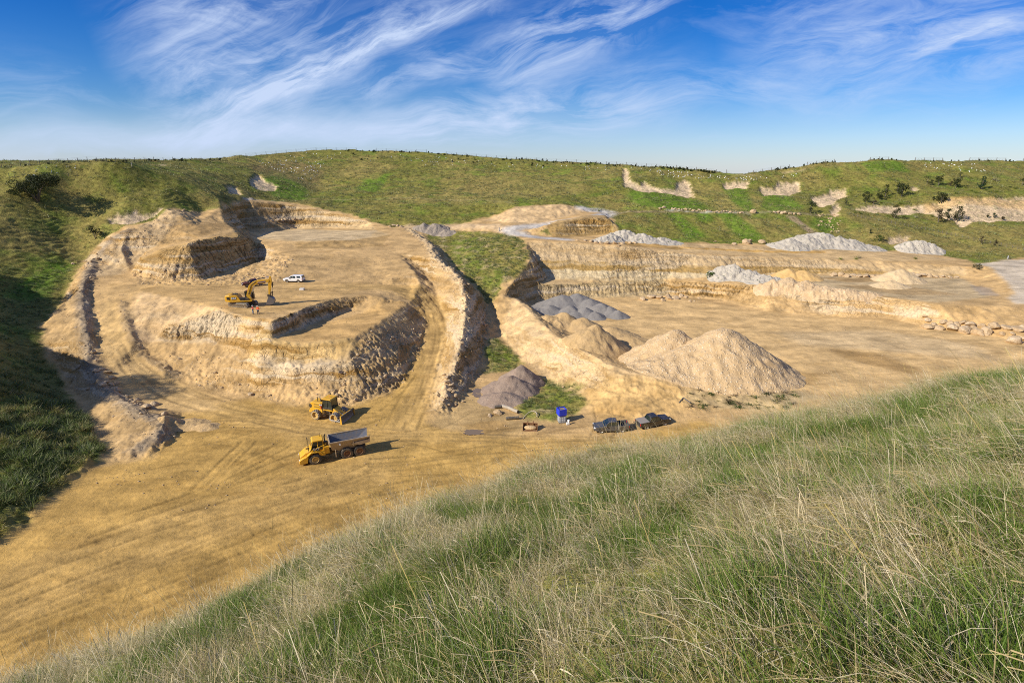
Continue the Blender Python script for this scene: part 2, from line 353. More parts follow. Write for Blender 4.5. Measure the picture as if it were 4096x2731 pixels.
FX0, FY0, FX1, FY1, FS = -80.0, 36.0, 62.0, 152.0, .15
FNX = int((FX1-FX0)/FS)+1; FNY = int((FY1-FY0)/FS)+1
RUT = np.zeros((FNY, FNX)); BAR = np.zeros((FNY, FNX))
def fsamp(A, x, y):
    fx = (np.asarray(x, float)-FX0)/FS; fy = (np.asarray(y, float)-FY0)/FS; ok = (fx > 0) & (fx < FNX-1.01) & (fy > 0) & (fy < FNY-1.01)
    fx = np.clip(fx, 0, FNX-1.01); fy = np.clip(fy, 0, FNY-1.01); i = fx.astype(int); j = fy.astype(int); a = fx-i; b = fy-j
    return ((A[j, i]*(1-a)+A[j, i+1]*a)*(1-b)+(A[j+1, i]*(1-a)+A[j+1, i+1]*a)*b)*ok
def rut(p, w, k, bars=1.0):
    s0 = 0
    for a, b_ in zip(p[:-1], p[1:]):
        L = math.hypot(*(b_-a)); s1 = s0+L
        i0, i1 = max(0, int((min(a[0], b_[0])-2*w-FX0)/FS)), min(FNX-1, int((max(a[0], b_[0])+2*w-FX0)/FS)+1); j0, j1 = max(0, int((min(a[1], b_[1])-2*w-FY0)/FS)), min(FNY-1, int((max(a[1], b_[1])+2*w-FY0)/FS)+1)
        if i1 > i0 and j1 > j0:
            X, Y = np.meshgrid(FX0+np.arange(i0, i1+1)*FS, FY0+np.arange(j0, j1+1)*FS); d = (b_-a)/(L+1e-9)
            t = (X-a[0])*d[0]+(Y-a[1])*d[1]; c = (X-a[0])*-d[1]+(Y-a[1])*d[0]; e = np.where((t >= -.1) & (t <= L+.1), np.abs(c), 9)
            m = np.clip(1.4-e/w, 0, 1)*k*np.clip(.75+1.1*perlin((s0+t)/7+p[0, 0], c*0+p[0, 1]), .1, 1)
            q = np.sin((s0+t+np.abs(c)*.8)*2*math.pi/.62)*m*bars
            sub = RUT[j0:j1+1, i0:i1+1]; up = m > sub; BAR[j0:j1+1, i0:i1+1][up] = q[up]; sub[up] = m[up]
        s0 = s1
for t in TRK:
    p = np.array(plan(t))
    for _ in range(3):
        q = np.empty((2*len(p)-2, 2)); q[0::2] = .75*p[:-1]+.25*p[1:]; q[1::2] = .25*p[:-1]+.75*p[1:]; p = np.vstack([p[:1], q, p[-1:]])
    d = np.gradient(p, axis=0); n = np.stack([-d[:, 1], d[:, 0]], 1)/(np.hypot(d[:, 0], d[:, 1])[:, None]+1e-9)
    for off in (0, random.uniform(.9, 2.2)):
        for sgn in (-1, 1): rut(p+n*(1.12*sgn+off), .30, random.uniform(.8, 1) if off == 0 else .55, random.choice((.3, .9, 1.2)))
rr_ = random.Random(4)
for k in range(110):     # short skid lines where machines have turned on the floor
    a = np.array((rr_.uniform(-50, 8), rr_.uniform(44, 84))); th = rr_.gauss(.42, .28); L = rr_.uniform(3, 22); c = rr_.uniform(-.03, .03)
    p = np.array([a+np.array((math.cos(th+c*q), math.sin(th+c*q)))*q for q in np.linspace(0, L, 7)]); rut(p, rr_.uniform(.12, .24), rr_.uniform(.4, .9), .1)
def H(x, y, fine=True):
    x = np.asarray(x, float); y = np.asarray(y, float)
    b = samp(BASE, x, y); e = samp(EARTHS, x, y); s = samp(SLOPE, x, y); g = samp(GRADS, x, y)
    L = np.hypot(g[..., 0], g[..., 1])+1e-6; ny, nx = g[..., 0]/L, g[..., 1]/L
    along = x*-ny+y*nx; across = x*nx+y*ny
    near = samp(NEAR, x, y); veg = (1-e)*(1-near)
    wx = x+.5*perlin(x/4, y/4); wy = y+.5*perlin(x/4+31, y/4)
    z = b+veg*(.55*fbm(x/14, y/14, 3)+.22*fbm(x/3.1, y/3.1, 3))
    lh = samp(LEFTHILL, x, y)
    q = b/1.15+.9*fbm(x/9, y/9, 3); tri = np.abs((q % 1)-.5)*2
    z = z+lh*.32*(tri-.5)
    bush = veg*np.clip((95-y)/15, 0, 1)*np.clip((-48-x)/4, 0, 1); z = z+bush*(.75*fbm(x/2.6, y/2.6, 3)+.3)
    z = z+e*np.clip((s-.12)/.3, 0, 1)*(1-np.clip((s-.55)/.5, 0, 1))*.34*fbm(x/2.8, y/2.8, 4, .6)
    z = z+near*(.28*fbm(x/3.5, y/3.5, 3))
    fl = np.clip((s-.55)/.5, 0, 1)*e
    # flutes left by the bucket run down the faces
    n1 = ridged(wx/1.25, wy/11, 2)*np.abs(ny)+ridged(wx/11+9, wy/1.25, 2)*np.abs(nx)
    z = z+fl*(.36*samp(FLUT, x, y)*n1+.5*fbm(x/5, y/5, 3)+.22*fbm(x/1.3, y/1.3, 2))
    r = samp(RUB, x, y)
    z = z+r*(.34*fbm(x/1.6, y/1.6, 4, .6)+.22*fbm(x/.55, y/.55, 2))
    z = z+e*(1-fl)*(.10*fbm(x/6, y/6, 3)+.03*fbm(x/.9, y/.9, 2))
    if fine: z = z-e*(.10*fsamp(RUT, x, y)-.012*fsamp(BAR, x, y))
    return z
def ground(s):
    """photo pixels 'u,v ...' -> list of ground points"""
    return [Vector(p) for p in march(H, px(s))]
def gz(x, y): return float(H(np.array([x]), np.array([y]))[0])
# ------------------------------------------------------------------ colours of the soils and the grass
TAN = (.54, .355, .155); ORANGE = (.50, .310, .088); PALE = (.57, .40, .195); CREAM = (.68, .54, .345); MOIST = (.30, .17, .05); ROAD = (.45, .37, .26)
GREYW = (.66, .61, .52); OLIVE = (.185, .175, .034); GREEN = (.105, .195, .014); DRY = (.285, .22, .066); BUSH = (.075, .105, .028); BROWN = (.22, .14, .07)
CG = np.zeros((NY, NX, 3)); CG[:] = OLIVE
def paint(mask, c, k=1.0, b=1.2, br=None):
    m = blur(mask, b)[..., None]*k
    CG[:] = CG*(1-m)+np.array(c)*m
XX, YY = np.meshgrid(GX0+np.arange(NX)*GS, GY0+np.arange(NY)*GS)
n_a = fbm(XX/38, YY/30, 4); n_b = fbm(XX/11+50, YY/8, 4)
paint(np.clip(.5+1.1*n_a, 0, 1), DRY, .75, 0); paint(np.clip(1.5*n_b-.1, 0, 1), GREEN, .55, 0)
# green slips and lush strips on the far slope
for s in ("2500,780 2560,750 2740,790 2850,800 2870,830 2700,842 2560,830","2890,745 2985,740 3020,840 2960,845 2920,790","3060,770 3130,765 3215,830 3090,855 3040,830","2665,850 2710,850 2830,950 2760,960",
          "2870,855 2930,850 3060,950 3000,975 2940,940","2780,850 2830,850 2860,880 2800,890","3255,865 3350,870 3350,920 3290,935 3240,900","1800,960 1900,950 1960,1040 1900,1100 1830,1060","1930,1080 2020,1080 1990,1180 1940,1160",
          "1040,720 1120,690 1230,750 1230,800 1100,790","3440,650 3600,648 3640,690 3480,690","0,1180 200,1050 300,1060 180,1200","1480,690 1560,700 1500,770 1420,760"):
    paint(cut(s), GREEN, .8, 1.5)
for s in ("3130,890 3080,1000 3200,985 3130,920","2380,750 2200,720 1900,720 1800,760 2100,790 2300,780","1300,690 1450,650 1600,660 1500,720","3350,960 3900,900 4096,900 4096,1020 3700,1000","2780,790 2900,800 2990,840 2860,838"):
    paint(cut(s), DRY, .7, 2)
paint(cut("1000,660 1180,640 1300,690 1240,760 1130,710 1010,690"), BROWN, .5, 2)
paint(cut("0,1140 220,1130 160,1330 230,1480 380,1720 420,1830 0,2150"), BUSH, .45, 2)
paint(np.maximum(GULLY, PATCH), OLIVE, .5, .8); paint(PATCH, GREEN, .35, .5); paint(np.maximum(GULLY, PATCH)*np.clip(2.2*fbm(XX/3.2, YY/3.2, 4)-.25, 0, 1), (.40, .30, .16), .7, 0); paint(np.maximum(GULLY, PATCH)*np.clip(1.8*fbm(XX/4+8, YY/4, 3), 0, 1), DRY, .6, 0)
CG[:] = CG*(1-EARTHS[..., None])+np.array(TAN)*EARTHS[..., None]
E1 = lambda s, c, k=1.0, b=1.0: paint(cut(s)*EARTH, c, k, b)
FLOOR = "0,2165 350,1868 600,1830 726,1650 1000,1590 1154,1622 1409,1622 1572,1565 1690,1380 1700,1690 1850,1725 2000,1745 2400,1755 2800,1680 W60,56 W5,47 W-20,41 W-57,12 W-63,38"
E1(FLOOR, ORANGE, .95, 1.5)
E1("1572,1565 1690,1380 1712,1295 1645,1205 1500,1140 1640,1140 1760,1190 1785,1282 1772,1370 1739,1480 1690,1612 1690,1690 1600,1650", ORANGE, .55, 1)
E1("500,1200 620,1150 440,1130 370,1200 380,1300 440,1484 520,1600 720,1650 900,1620 700,1520 560,1430 520,1340", (.50, .33, .14), .7, 1)
E1("560,1165 880,1236 1010,1275 1264,1216 1440,1163 1640,1143 1300,1124 1100,1128 800,1125 560,1140", (.56, .36, .14), .8, 1)
E1("1100,1350 1211,1317 1519,1207 1638,1212 1475,1317 1414,1350 1198,1372", (.56, .35, .13), .8, .6)
E1("2110,1215 2176,1201 2660,1185 3072,1250 3556,1280 3900,1340 4200,1370 W100,66 3200,1560 2700,1510 2270,1330", (.65, .435, .190), .9, 1.5)
E1("3100,1330 3500,1320 3900,1380 4000,1440 3500,1400 3200,1380", (.55, .42, .24), .5, 2); E1("3300,1395 3500,1410 3700,1480 3650,1500 3400,1440", MOIST, .55, 1.2)
E1("3120,1480 3300,1500 3250,1540 3150,1530", MOIST, .45, 1)
E1("3072,1105 3300,1100 3850,1112 3960,1190 3732,1210 3512,1180 3250,1150", (.50, .38, .21), .85, 1); E1("3270,1110 3500,1112 3560,1125 3400,1130", MOIST, .6, .6); E1("3330,1140 3600,1140 3850,1180 3600,1180", MOIST, .45, 1)
E1("3880,1140 3960,1150 4000,1185 3920,1180", (.30, .26, .22), .6, .6)
E1("2105,970 2500,990 2800,1020 3072,1032 3860,1068 3860,1105 3072,1098 2660,1108 2400,1119 2150,1130", PALE, .85, .6)
E1("2240,1060 2500,1065 2800,1060 3072,1065 3072,1078 2800,1080 2500,1090 2250,1085", (.44, .27, .08), .6, .5)
E1("2180,1190 2180,1135 2660,1125 2700,1185", (.58, .43, .22), .6, .6)
E1("3560,1225 3720,1225 3760,1262 3620,1275", CREAM, .8, .6)
E1("2700,972 3072,985 3600,1010 3850,1040 3600,1046 3072,1028 2800,1015 2640,1000", PALE, .7, .8)
E1("2650,985 3000,1000 3300,1005 3300,1012 3000,1008 2700,992", (.52, .29, .06), .7, .4); E1("2480,962 2720,990 2740,1000 2500,980", (.42, .25, .07), .7, .4)
E1("3900,1056 4000,1042 4380,1030 4380,1215 4060,1215 4030,1190 4060,1176 4036,1136 3965,1070", (.58, .485, .35), .95, .8)
E1("1000,1340 1198,1374 1414,1352 1440,1380 1420,1440 1200,1450 1000,1440", (.64, .43, .17), .8, .6); E1("1000,1440 1200,1450 1420,1430 1440,1500 1350,1520 1100,1510", CREAM, .75, 1)
E1("700,1310 880,1242 970,1275 946,1345 720,1362 600,1360", CREAM, .75, .8); E1("560,1165 880,1236 700,1310 600,1360 535,1370 505,1280", (.66, .46, .24), .7, 1)
E1("1350,1440 1480,1380 1560,1300 1640,1215 1700,1300 1640,1470 1570,1556 1409,1610 1310,1560", (.44, .30, .14), .75, 1)
E1("1145,818 1308,845 1484,889 1506,920 1352,913 1185,915 1060,928", PALE, .9, .5); E1("1060,928 1185,915 1506,920 1560,940 1400,962 1180,966 1000,945", (.56, .40, .20), .8, .8)
E1("905,815 1000,803 1100,815 1060,925 1000,932 945,905", (.50, .34, .16), .8, .6); E1("1000,790 1145,808 1060,800 940,795", (.40, .36, .31), .9, .5)
E1("651,994 748,972 880,946 1024,968 1024,1052 801,1122 528,1091", (.50, .32, .12), .8, .8)
E1("515,1021 607,942 690,915 792,902 902,889 937,915 800,950 651,986", (.42, .27, .11), .75, .5); E1("480,1100 300,1120 500,960 700,840 790,860 650,960 560,1030", (.54, .39, .21), .7, 1)  # first patch: shade of the cut face put into its brown
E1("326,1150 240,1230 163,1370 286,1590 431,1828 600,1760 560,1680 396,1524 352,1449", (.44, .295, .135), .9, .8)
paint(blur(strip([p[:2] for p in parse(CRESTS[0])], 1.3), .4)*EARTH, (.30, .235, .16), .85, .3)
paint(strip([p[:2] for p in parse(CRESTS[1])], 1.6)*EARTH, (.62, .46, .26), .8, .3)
E1("1870,1568 1902,1493 1937,1414 1946,1348 1950,1238 1900,1200 1880,1300 1850,1420 1800,1560", (.40, .27, .13), .7, .7)
E1("1760,1640 1870,1570 2000,1640 2120,1720 2000,1745 1850,1725 1720,1700", (.44, .30, .13), .9, .8); E1("1840,1700 2010,1680 2060,1725 1900,1735", MOIST, .5, .6)
E1("2066,1194 2220,1339 2440,1458 2660,1520 2560,1560 2321,1568 2220,1533 2088,1440 2000,1335", (.66, .46, .23), .9, .8)
E1("2321,1568 2440,1500 2660,1525 2760,1580 2720,1660 2400,1690 2360,1640", (.66, .43, .17), .8, 1); E1("2360,1640 2560,1620 2600,1650 2400,1690", MOIST, .45, .8)
E1("1930,880 2060,830 2250,818 2340,835 2300,860 2180,890 2050,895", (.60, .42, .22), .8, 1)
paint(np.maximum(BANK, 0)*EARTH, (.52, .39, .20), .8, 1)
for t in TRK[:7]: paint(strip(plan(t), 2.6)*EARTH, (.56, .365, .135), .38, .8)
road = plan("1640,910 1850,904 1980,905 2040,925 2120,945 2240,958"); paint(strip(road[:4], 2.6), (.58, .42, .24), .8, .4); 
road2 = plan("2260,958 2150,950 2050,930 2035,918 2090,908 2190,900 2290,880 2380,868 2440,850 2400,842 2330,833"); paint(strip(road2, 2.6), (.52, .48, .42), .95, .4)
paint(strip(plan("2440,850 2650,845 2900,848 3100,850 3300,856"), .8), (.30, .24, .14), .7, .3); paint(strip(plan("1010,795 1250,797 1600,790 1900,800 2060,815"), .6), (.33, .27, .12), .6, .3)
paint(strip(plan("3165,870 3210,900 3260,945"), 1.6), (.34, .24, .15), .9, .4)
paint(strip(plan("620,665 700,662"), 1.2), (.46, .35, .18), .8, .3); paint(strip(plan("2480,665 2540,662"), .8), (.46, .35, .18), .8, .3); paint(strip(plan("2950,700 3020,702"), .7), (.46, .35, .18), .7, .3); paint(strip(plan("3130,690 3220,678"), .7), (.46, .35, .18), .7, .3)
E1("1100,1128 1300,1124 1500,1135 1640,1140 1625,1052 1500,1028 1300,1019 1180,1023 1110,1060", (.46, .305, .135), .85, .6); E1("1190,995 1400,993 1525,985 1560,940 1480,952 1400,963 1180,967", (.40, .26, .105), .85, .4); E1("1060,930 1185,918 1506,922 1480,948 1400,960 1180,963 1030,950", (.56, .42, .235), .8, .5)
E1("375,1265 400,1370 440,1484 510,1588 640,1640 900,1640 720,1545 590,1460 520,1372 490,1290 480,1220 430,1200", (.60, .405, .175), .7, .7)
WIND = strip(plan("488,1215 500,1285 528,1365 562,1420 640,1474 720,1515"), .8); paint(WIND*EARTH, (.36, .25, .13), .75, .3)
# bare slips on the far slope
SL = np.zeros((NY, NX))
for s in ("2492,672 2510,672 2515,700 2525,725 2560,738 2580,720 2600,745 2660,755 2700,758 2712,728 2735,720 2760,725 2765,755 2775,790 2720,780 2650,772 2560,765 2500,745 2490,715",
          "2890,730 2995,722 2985,752 2950,750 2900,752","3040,745 3100,745 3120,725 3200,728 3195,765 3150,782 3060,785 3040,765","3243,785 3290,780 3330,760 3385,755 3380,785 3345,800 3330,820 3280,825 3255,805",
          "3330,830 3350,810 3365,830 3345,860 3320,855","1000,720 1030,695 1060,720 1110,745 1100,760 1040,765 1005,745","905,745 945,745 960,775 920,775","3645,750 3670,750 3668,765 3648,765",
          "3560,950 3640,940 3620,970 3550,975","3400,832 3500,820 3700,815 3860,790 4096,785 4300,785 4300,875 4096,880 3880,888 3840,910 3830,880 3700,845 3500,850","430,880 480,850 560,845 660,835 600,870 500,895"):
    SL = np.maximum(SL, cut(s))
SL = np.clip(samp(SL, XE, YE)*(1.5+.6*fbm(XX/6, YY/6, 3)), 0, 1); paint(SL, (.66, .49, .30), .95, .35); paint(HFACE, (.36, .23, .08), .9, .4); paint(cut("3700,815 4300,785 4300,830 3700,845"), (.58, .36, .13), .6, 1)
BASE = BASE-1.1*blur(SL, .7)+.65*blur(WIND, .8); WALLM = blur(cut('2120,960 2650,998 3300,1030 3870,1060 3880,1108 3300,1100 3072,1105 2850,1115 2660,1115 2660,1186 2150,1205'), .8)
RUB = np.clip(RUB+.5*blur(WIND, .6), 0, 1)
rkl = strip(plan("2670,840 2780,848 2900,850 2990,855"), 1.0); paint(rkl*np.clip(.4+fbm(XX/1.5, YY/1.5, 2), 0, 1), (.60, .57, .50), .7, 0)
n_c = fbm(XX/7, YY/4, 4); CG *= (1+.30*n_c*EARTHS)[..., None]
CG = np.clip(CG, .01, .9)
# ------------------------------------------------------------------ the ground sheet
def ground_mesh():
    th = np.concatenate([-np.linspace(180, 78, 35)[:-1], -np.linspace(78, 47, 90)[:-1], np.linspace(-47, 47, 961), np.linspace(47, 78, 60)[1:], np.linspace(78, 180, 35)[1:]])
    r = np.concatenate([[.02], np.geomspace(.4, 30, 150), np.arange(30.3, 112, .21), np.arange(112, 232, .32), np.arange(232, 400, .8), np.geomspace(401, 3500, 26)])
    TH, RR = np.meshgrid(np.radians(th), r); X = RR*np.sin(TH); Y = RR*np.cos(TH)
    Z = H(X, Y)
    Z = np.where(RR > 420, Z*0+30-np.minimum((RR-420)*.01, 20), Z)
    nr, nt = X.shape
    co = np.stack([X, Y, Z], -1).reshape(-1, 3)
    g = np.stack(np.gradient(BASE, GS), -1)
    s = samp(SLOPE, X, Y); e = samp(EARTHS, X, Y)
    wob = np.stack([perlin(X/1.3, Y/1.3), perlin(X/1.3+40, Y/1.3)], -1)
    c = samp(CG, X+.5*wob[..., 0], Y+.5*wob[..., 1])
    # strata on the cut faces
    f = np.clip((s-.45)/.5, 0, 1)*e
    # the long back wall: tan head, ochre band, cream band, grey-brown foot
    wm = (samp(WALLM, X, Y)*np.clip((s-.3)/.3, 0, 1))[..., None]; q = (Z+.35*perlin(X/5, Y/5)-4.6)/(13.7-6.5*np.clip((X-4)/137, 0, 1))
    wc = np.where(q[..., None] > .66, (.58, .42, .225), np.where(q[..., None] > .50, (.40, .255, .080), np.where(q[..., None] > .33, (.66, .53, .31), (.50, .37, .185)))); c = c*(1-.8*wm)+wc*.8*wm
    # pale rubble, damp streaks, ruts
    rb = samp(RUB, X, Y); spk = np.clip(perlin(X/.7, Y/.7)*2-.5, 0, 1)*rb; c = c*(1-.5*spk[..., None])+np.array((.66, .52, .33))*.5*spk[..., None]
    ds = np.clip(fbm(X/9+Y/30, Y/2.2-X/8, 4)*1.3-.25, 0, 1)*e*(1-f)*.38; c = c*(1-ds[..., None])+c*np.array((.66, .60, .48))*ds[..., None]
    c = c*(1-e*(.34*fsamp(RUT, X, Y)-.09*fsamp(BAR, X, Y)))[..., None]
    sa = np.clip(c, 0, 1)
    veg = 1-e
    idx = np.arange(nr*nt).reshape(nr, nt)
    q = np.stack([idx[:-1, :-1], idx[:-1, 1:], idx[1:, 1:], idx[1:, :-1]], -1).reshape(-1, 4)
    nearf = samp(NEAR, X, Y)[:-1, :-1].reshape(-1) > .5; ef = e[:-1, :-1].reshape(-1) > .5
    cls = np.where(nearf, 0, np.where(ef, 1, 2))
    mat = ground_material()
    for k, name in enumerate(('hillside', 'quarry_ground', 'hills')):
        fq = q[cls == k]; used = np.unique(fq); mp = np.full(nr*nt, -1); mp[used] = np.arange(len(used)); fq = mp[fq]
        me = bpy.data.meshes.new(name); me.vertices.add(len(used)); me.vertices.foreach_set('co', co[used].astype(np.float32).ravel())
        me.loops.add(fq.size); me.loops.foreach_set('vertex_index', fq[:, ::-1].astype(np.int32).ravel())
        me.polygons.add(len(fq)); me.polygons.foreach_set('loop_start', np.arange(0, fq.size, 4, dtype=np.int32))
        me.polygons.foreach_set('use_smooth', np.ones(len(fq), bool))
        a = me.attributes.new('Col', 'FLOAT_COLOR', 'POINT'); cc = np.ones((len(used), 4), np.float32); cc[:, :3] = sa.reshape(-1, 3)[used]; a.data.foreach_set('color', cc.ravel())
        for nm, arr in (('veg', veg), ('rub', rb), ('face', f), ('flut', samp(FLUT, X, Y))):
            a = me.attributes.new(nm, 'FLOAT', 'POINT'); a.data.foreach_set('value', arr.reshape(-1)[used].astype(np.float32))
        me.update(calc_edges=True); me.validate()
        me.materials.append(mat)
        o = bpy.data.objects.new(name, me); COL.objects.link(o); o['kind'] = 'structure'
        GROUND[name] = o
GROUND = {}
def ground_material():
    m, nt = new_mat('ground'); b = NB(nt)
    P = b.coord('Object'); col = b.attr('Col').outputs['Color']; veg = b.attr('veg').outputs['Fac']; rub = b.attr('rub').outputs['Fac']
    # soil
    face = b.attr('face').outputs['Fac']; flut = b.attr('flut').outputs['Fac']
    n1 = b.noise(P, .45, 6, .6); n2 = b.noise(P, 2.6, 5, .65); n3 = b.noise(P, 9, 3, .6)
    st = b.noise(b.scale(P, (.35, 1.3, 1)), 1.1, 5, .6)
    k = b.math('ADD', b.rng(n1, .3, .7, .86, 1.12), b.math('ADD', b.math('MULTIPLY', b.rng(n2, .3, .7, -.15, .15), b.math('ADD', .5, b.math('MAXIMUM', face, rub))), b.rng(st, .35, .7, .09, -.14)))
    k = b.math('ADD', k, b.rng(n3, .35, .65, -.07, .07))
    soil = b.vmath('SCALE', col, scale=k)
    # beds and bucket marks on the cut faces
    wv = b.N.new('ShaderNodeTexNoise'); b.put(wv.inputs['Vector'], P); wv.inputs['Scale'].default_value = .22; wv.inputs['Detail'].default_value = 3
    Pw = b.vmath('ADD', P, b.vmath('SCALE', wv.outputs['Color'], scale=2.2))
    bed = b.noise(b.scale(Pw, (.035, .035, 1.0)), .85, 5, .62); mark = b.noise(b.scale(Pw, (1.35, 1.35, .10)), 1.0, 4, .6)
    soil = b.mix(b.math('MULTIPLY', face, b.rng(bed, .53, .60, 0, .8)), soil, (.66, .52, .33, 1)); soil = b.mix(b.math('MULTIPLY', face, b.rng(bed, .48, .41, 0, .9)), soil, (.33, .185, .048, 1))
    cr = b.N.new('ShaderNodeTexVoronoi'); cr.feature = 'DISTANCE_TO_EDGE'; b.put(cr.inputs['Vector'], b.scale(Pw, (1, 1, 1.5))); cr.inputs['Scale'].default_value = .8
    crk = b.rng(cr.outputs['Distance'], 0, .09, 1, 0)
    soil = b.vmath('SCALE', soil, scale=b.math('SUBTRACT', 1, b.math('MULTIPLY', face, b.math('ADD', b.math('MULTIPLY', flut, b.rng(mark, .52, .38, 0, .6)), b.math('MULTIPLY', crk, .16)))))
    v = b.voro(P, 2.2); stone = b.rng(v.outputs['Distance'], .12, .3, 1, 0)
    pick = b.rng(b.noise(P, .9, 2), .5, .6, 0, 1); stone = b.math('MULTIPLY', stone, pick)
    v2 = b.voro(P, 5.0); st2 = b.rng(v2.outputs['Distance'], .1, .28, 1, 0)
    stone = b.math('MAXIMUM', stone, b.math('MULTIPLY', st2, b.rng(b.noise(P, .5, 3), .48, .62, 0, .8)))
    rb = b.math('MULTIPLY', stone, b.math('ADD', b.math('MULTIPLY', rub, .75), .10))
    soil = b.mix(rb, soil, (.66, .56, .42, 1))
    hs = b.math('ADD', b.math('MULTIPLY', n2, .5), b.math('ADD', b.math('MULTIPLY', n3, .18), b.math('MULTIPLY', stone, b.math('MULTIPLY', rub, .5))))
    hs = b.math('ADD', hs, b.math('MULTIPLY', face, b.math('SUBTRACT', b.math('ADD', b.math('MULTIPLY', b.math('MULTIPLY', mark, flut), 3.8), b.math('MULTIPLY', bed, 1.6)), b.math('MULTIPLY', crk, .5))))
    # turf
    g1 = b.noise(P, .16, 5, .6); g2 = b.noise(P, .9, 5, .7); g3 = b.noise(P, 3.4, 3, .7)
    gk = b.math('ADD', b.rng(g1, .3, .7, .75, 1.25), b.math('ADD', b.rng(g2, .3, .7, -.5, .5), b.rng(g3, .3, .7, -.34, .34)))
    turf = b.vmath('SCALE', col, scale=gk)
    turf = b.mix(b.rng(b.noise(P, .55, 5, .75), .52, .72, 0, .55), turf, (.36, .29, .11, 1))
    turf = b.mix(b.rng(b.noise(b.scale(P, (1, 1, 1.7)), .38, 5, .7), .53, .70, 0, .55), turf, (.085, .15, .018, 1))
    hg = b.math('ADD', b.math('MULTIPLY', g2, .9), b.math('MULTIPLY', g3, .5))
    c = b.mix(veg, soil, turf)
    h = b.math('ADD', b.math('MULTIPLY', hs, b.math('SUBTRACT', 1, veg)), b.math('MULTIPLY', hg, veg))
    nrm = b.bump(h, b.math('ADD', .55, b.math('MULTIPLY', veg, .35)), .35)
    b.out(c, .95, nrm, spec=.15)
    return m
ground_mesh()
print('ground', round(time.time()-T0, 1))
# ------------------------------------------------------------------ camera, sun, sky
cam = bpy.data.cameras.new('camera'); cam.lens = 20; cam.sensor_width = 36; cam.clip_start = .05; cam.clip_end = 6000
co = bpy.data.objects.new('camera', cam); COL.objects.link(co); co.location = (0, 0, CAMZ); co.rotation_euler = (math.pi/2-PITCH, 0, 0); SC.camera = co
SUN_AZ = Vector((-.89, -.455, 0)).normalized(); SUN_EL = R(31)
sun = bpy.data.lights.new('sun', 'SUN'); sun.energy = 4.4; sun.angle = R(.5); sun.color = (1.0, .92, .79)
so = bpy.data.objects.new('sun', sun); COL.objects.link(so); so.location = (-60, -60, 90)
sd = SUN_AZ*math.cos(SUN_EL)+Vector((0, 0, math.sin(SUN_EL))); so.rotation_euler = sd.to_track_quat('Z', 'Y').to_euler()
SC.view_settings.view_transform = 'Standard'; SC.view_settings.look = 'None'; SC.view_settings.exposure = .42; SC.view_settings.gamma = 1
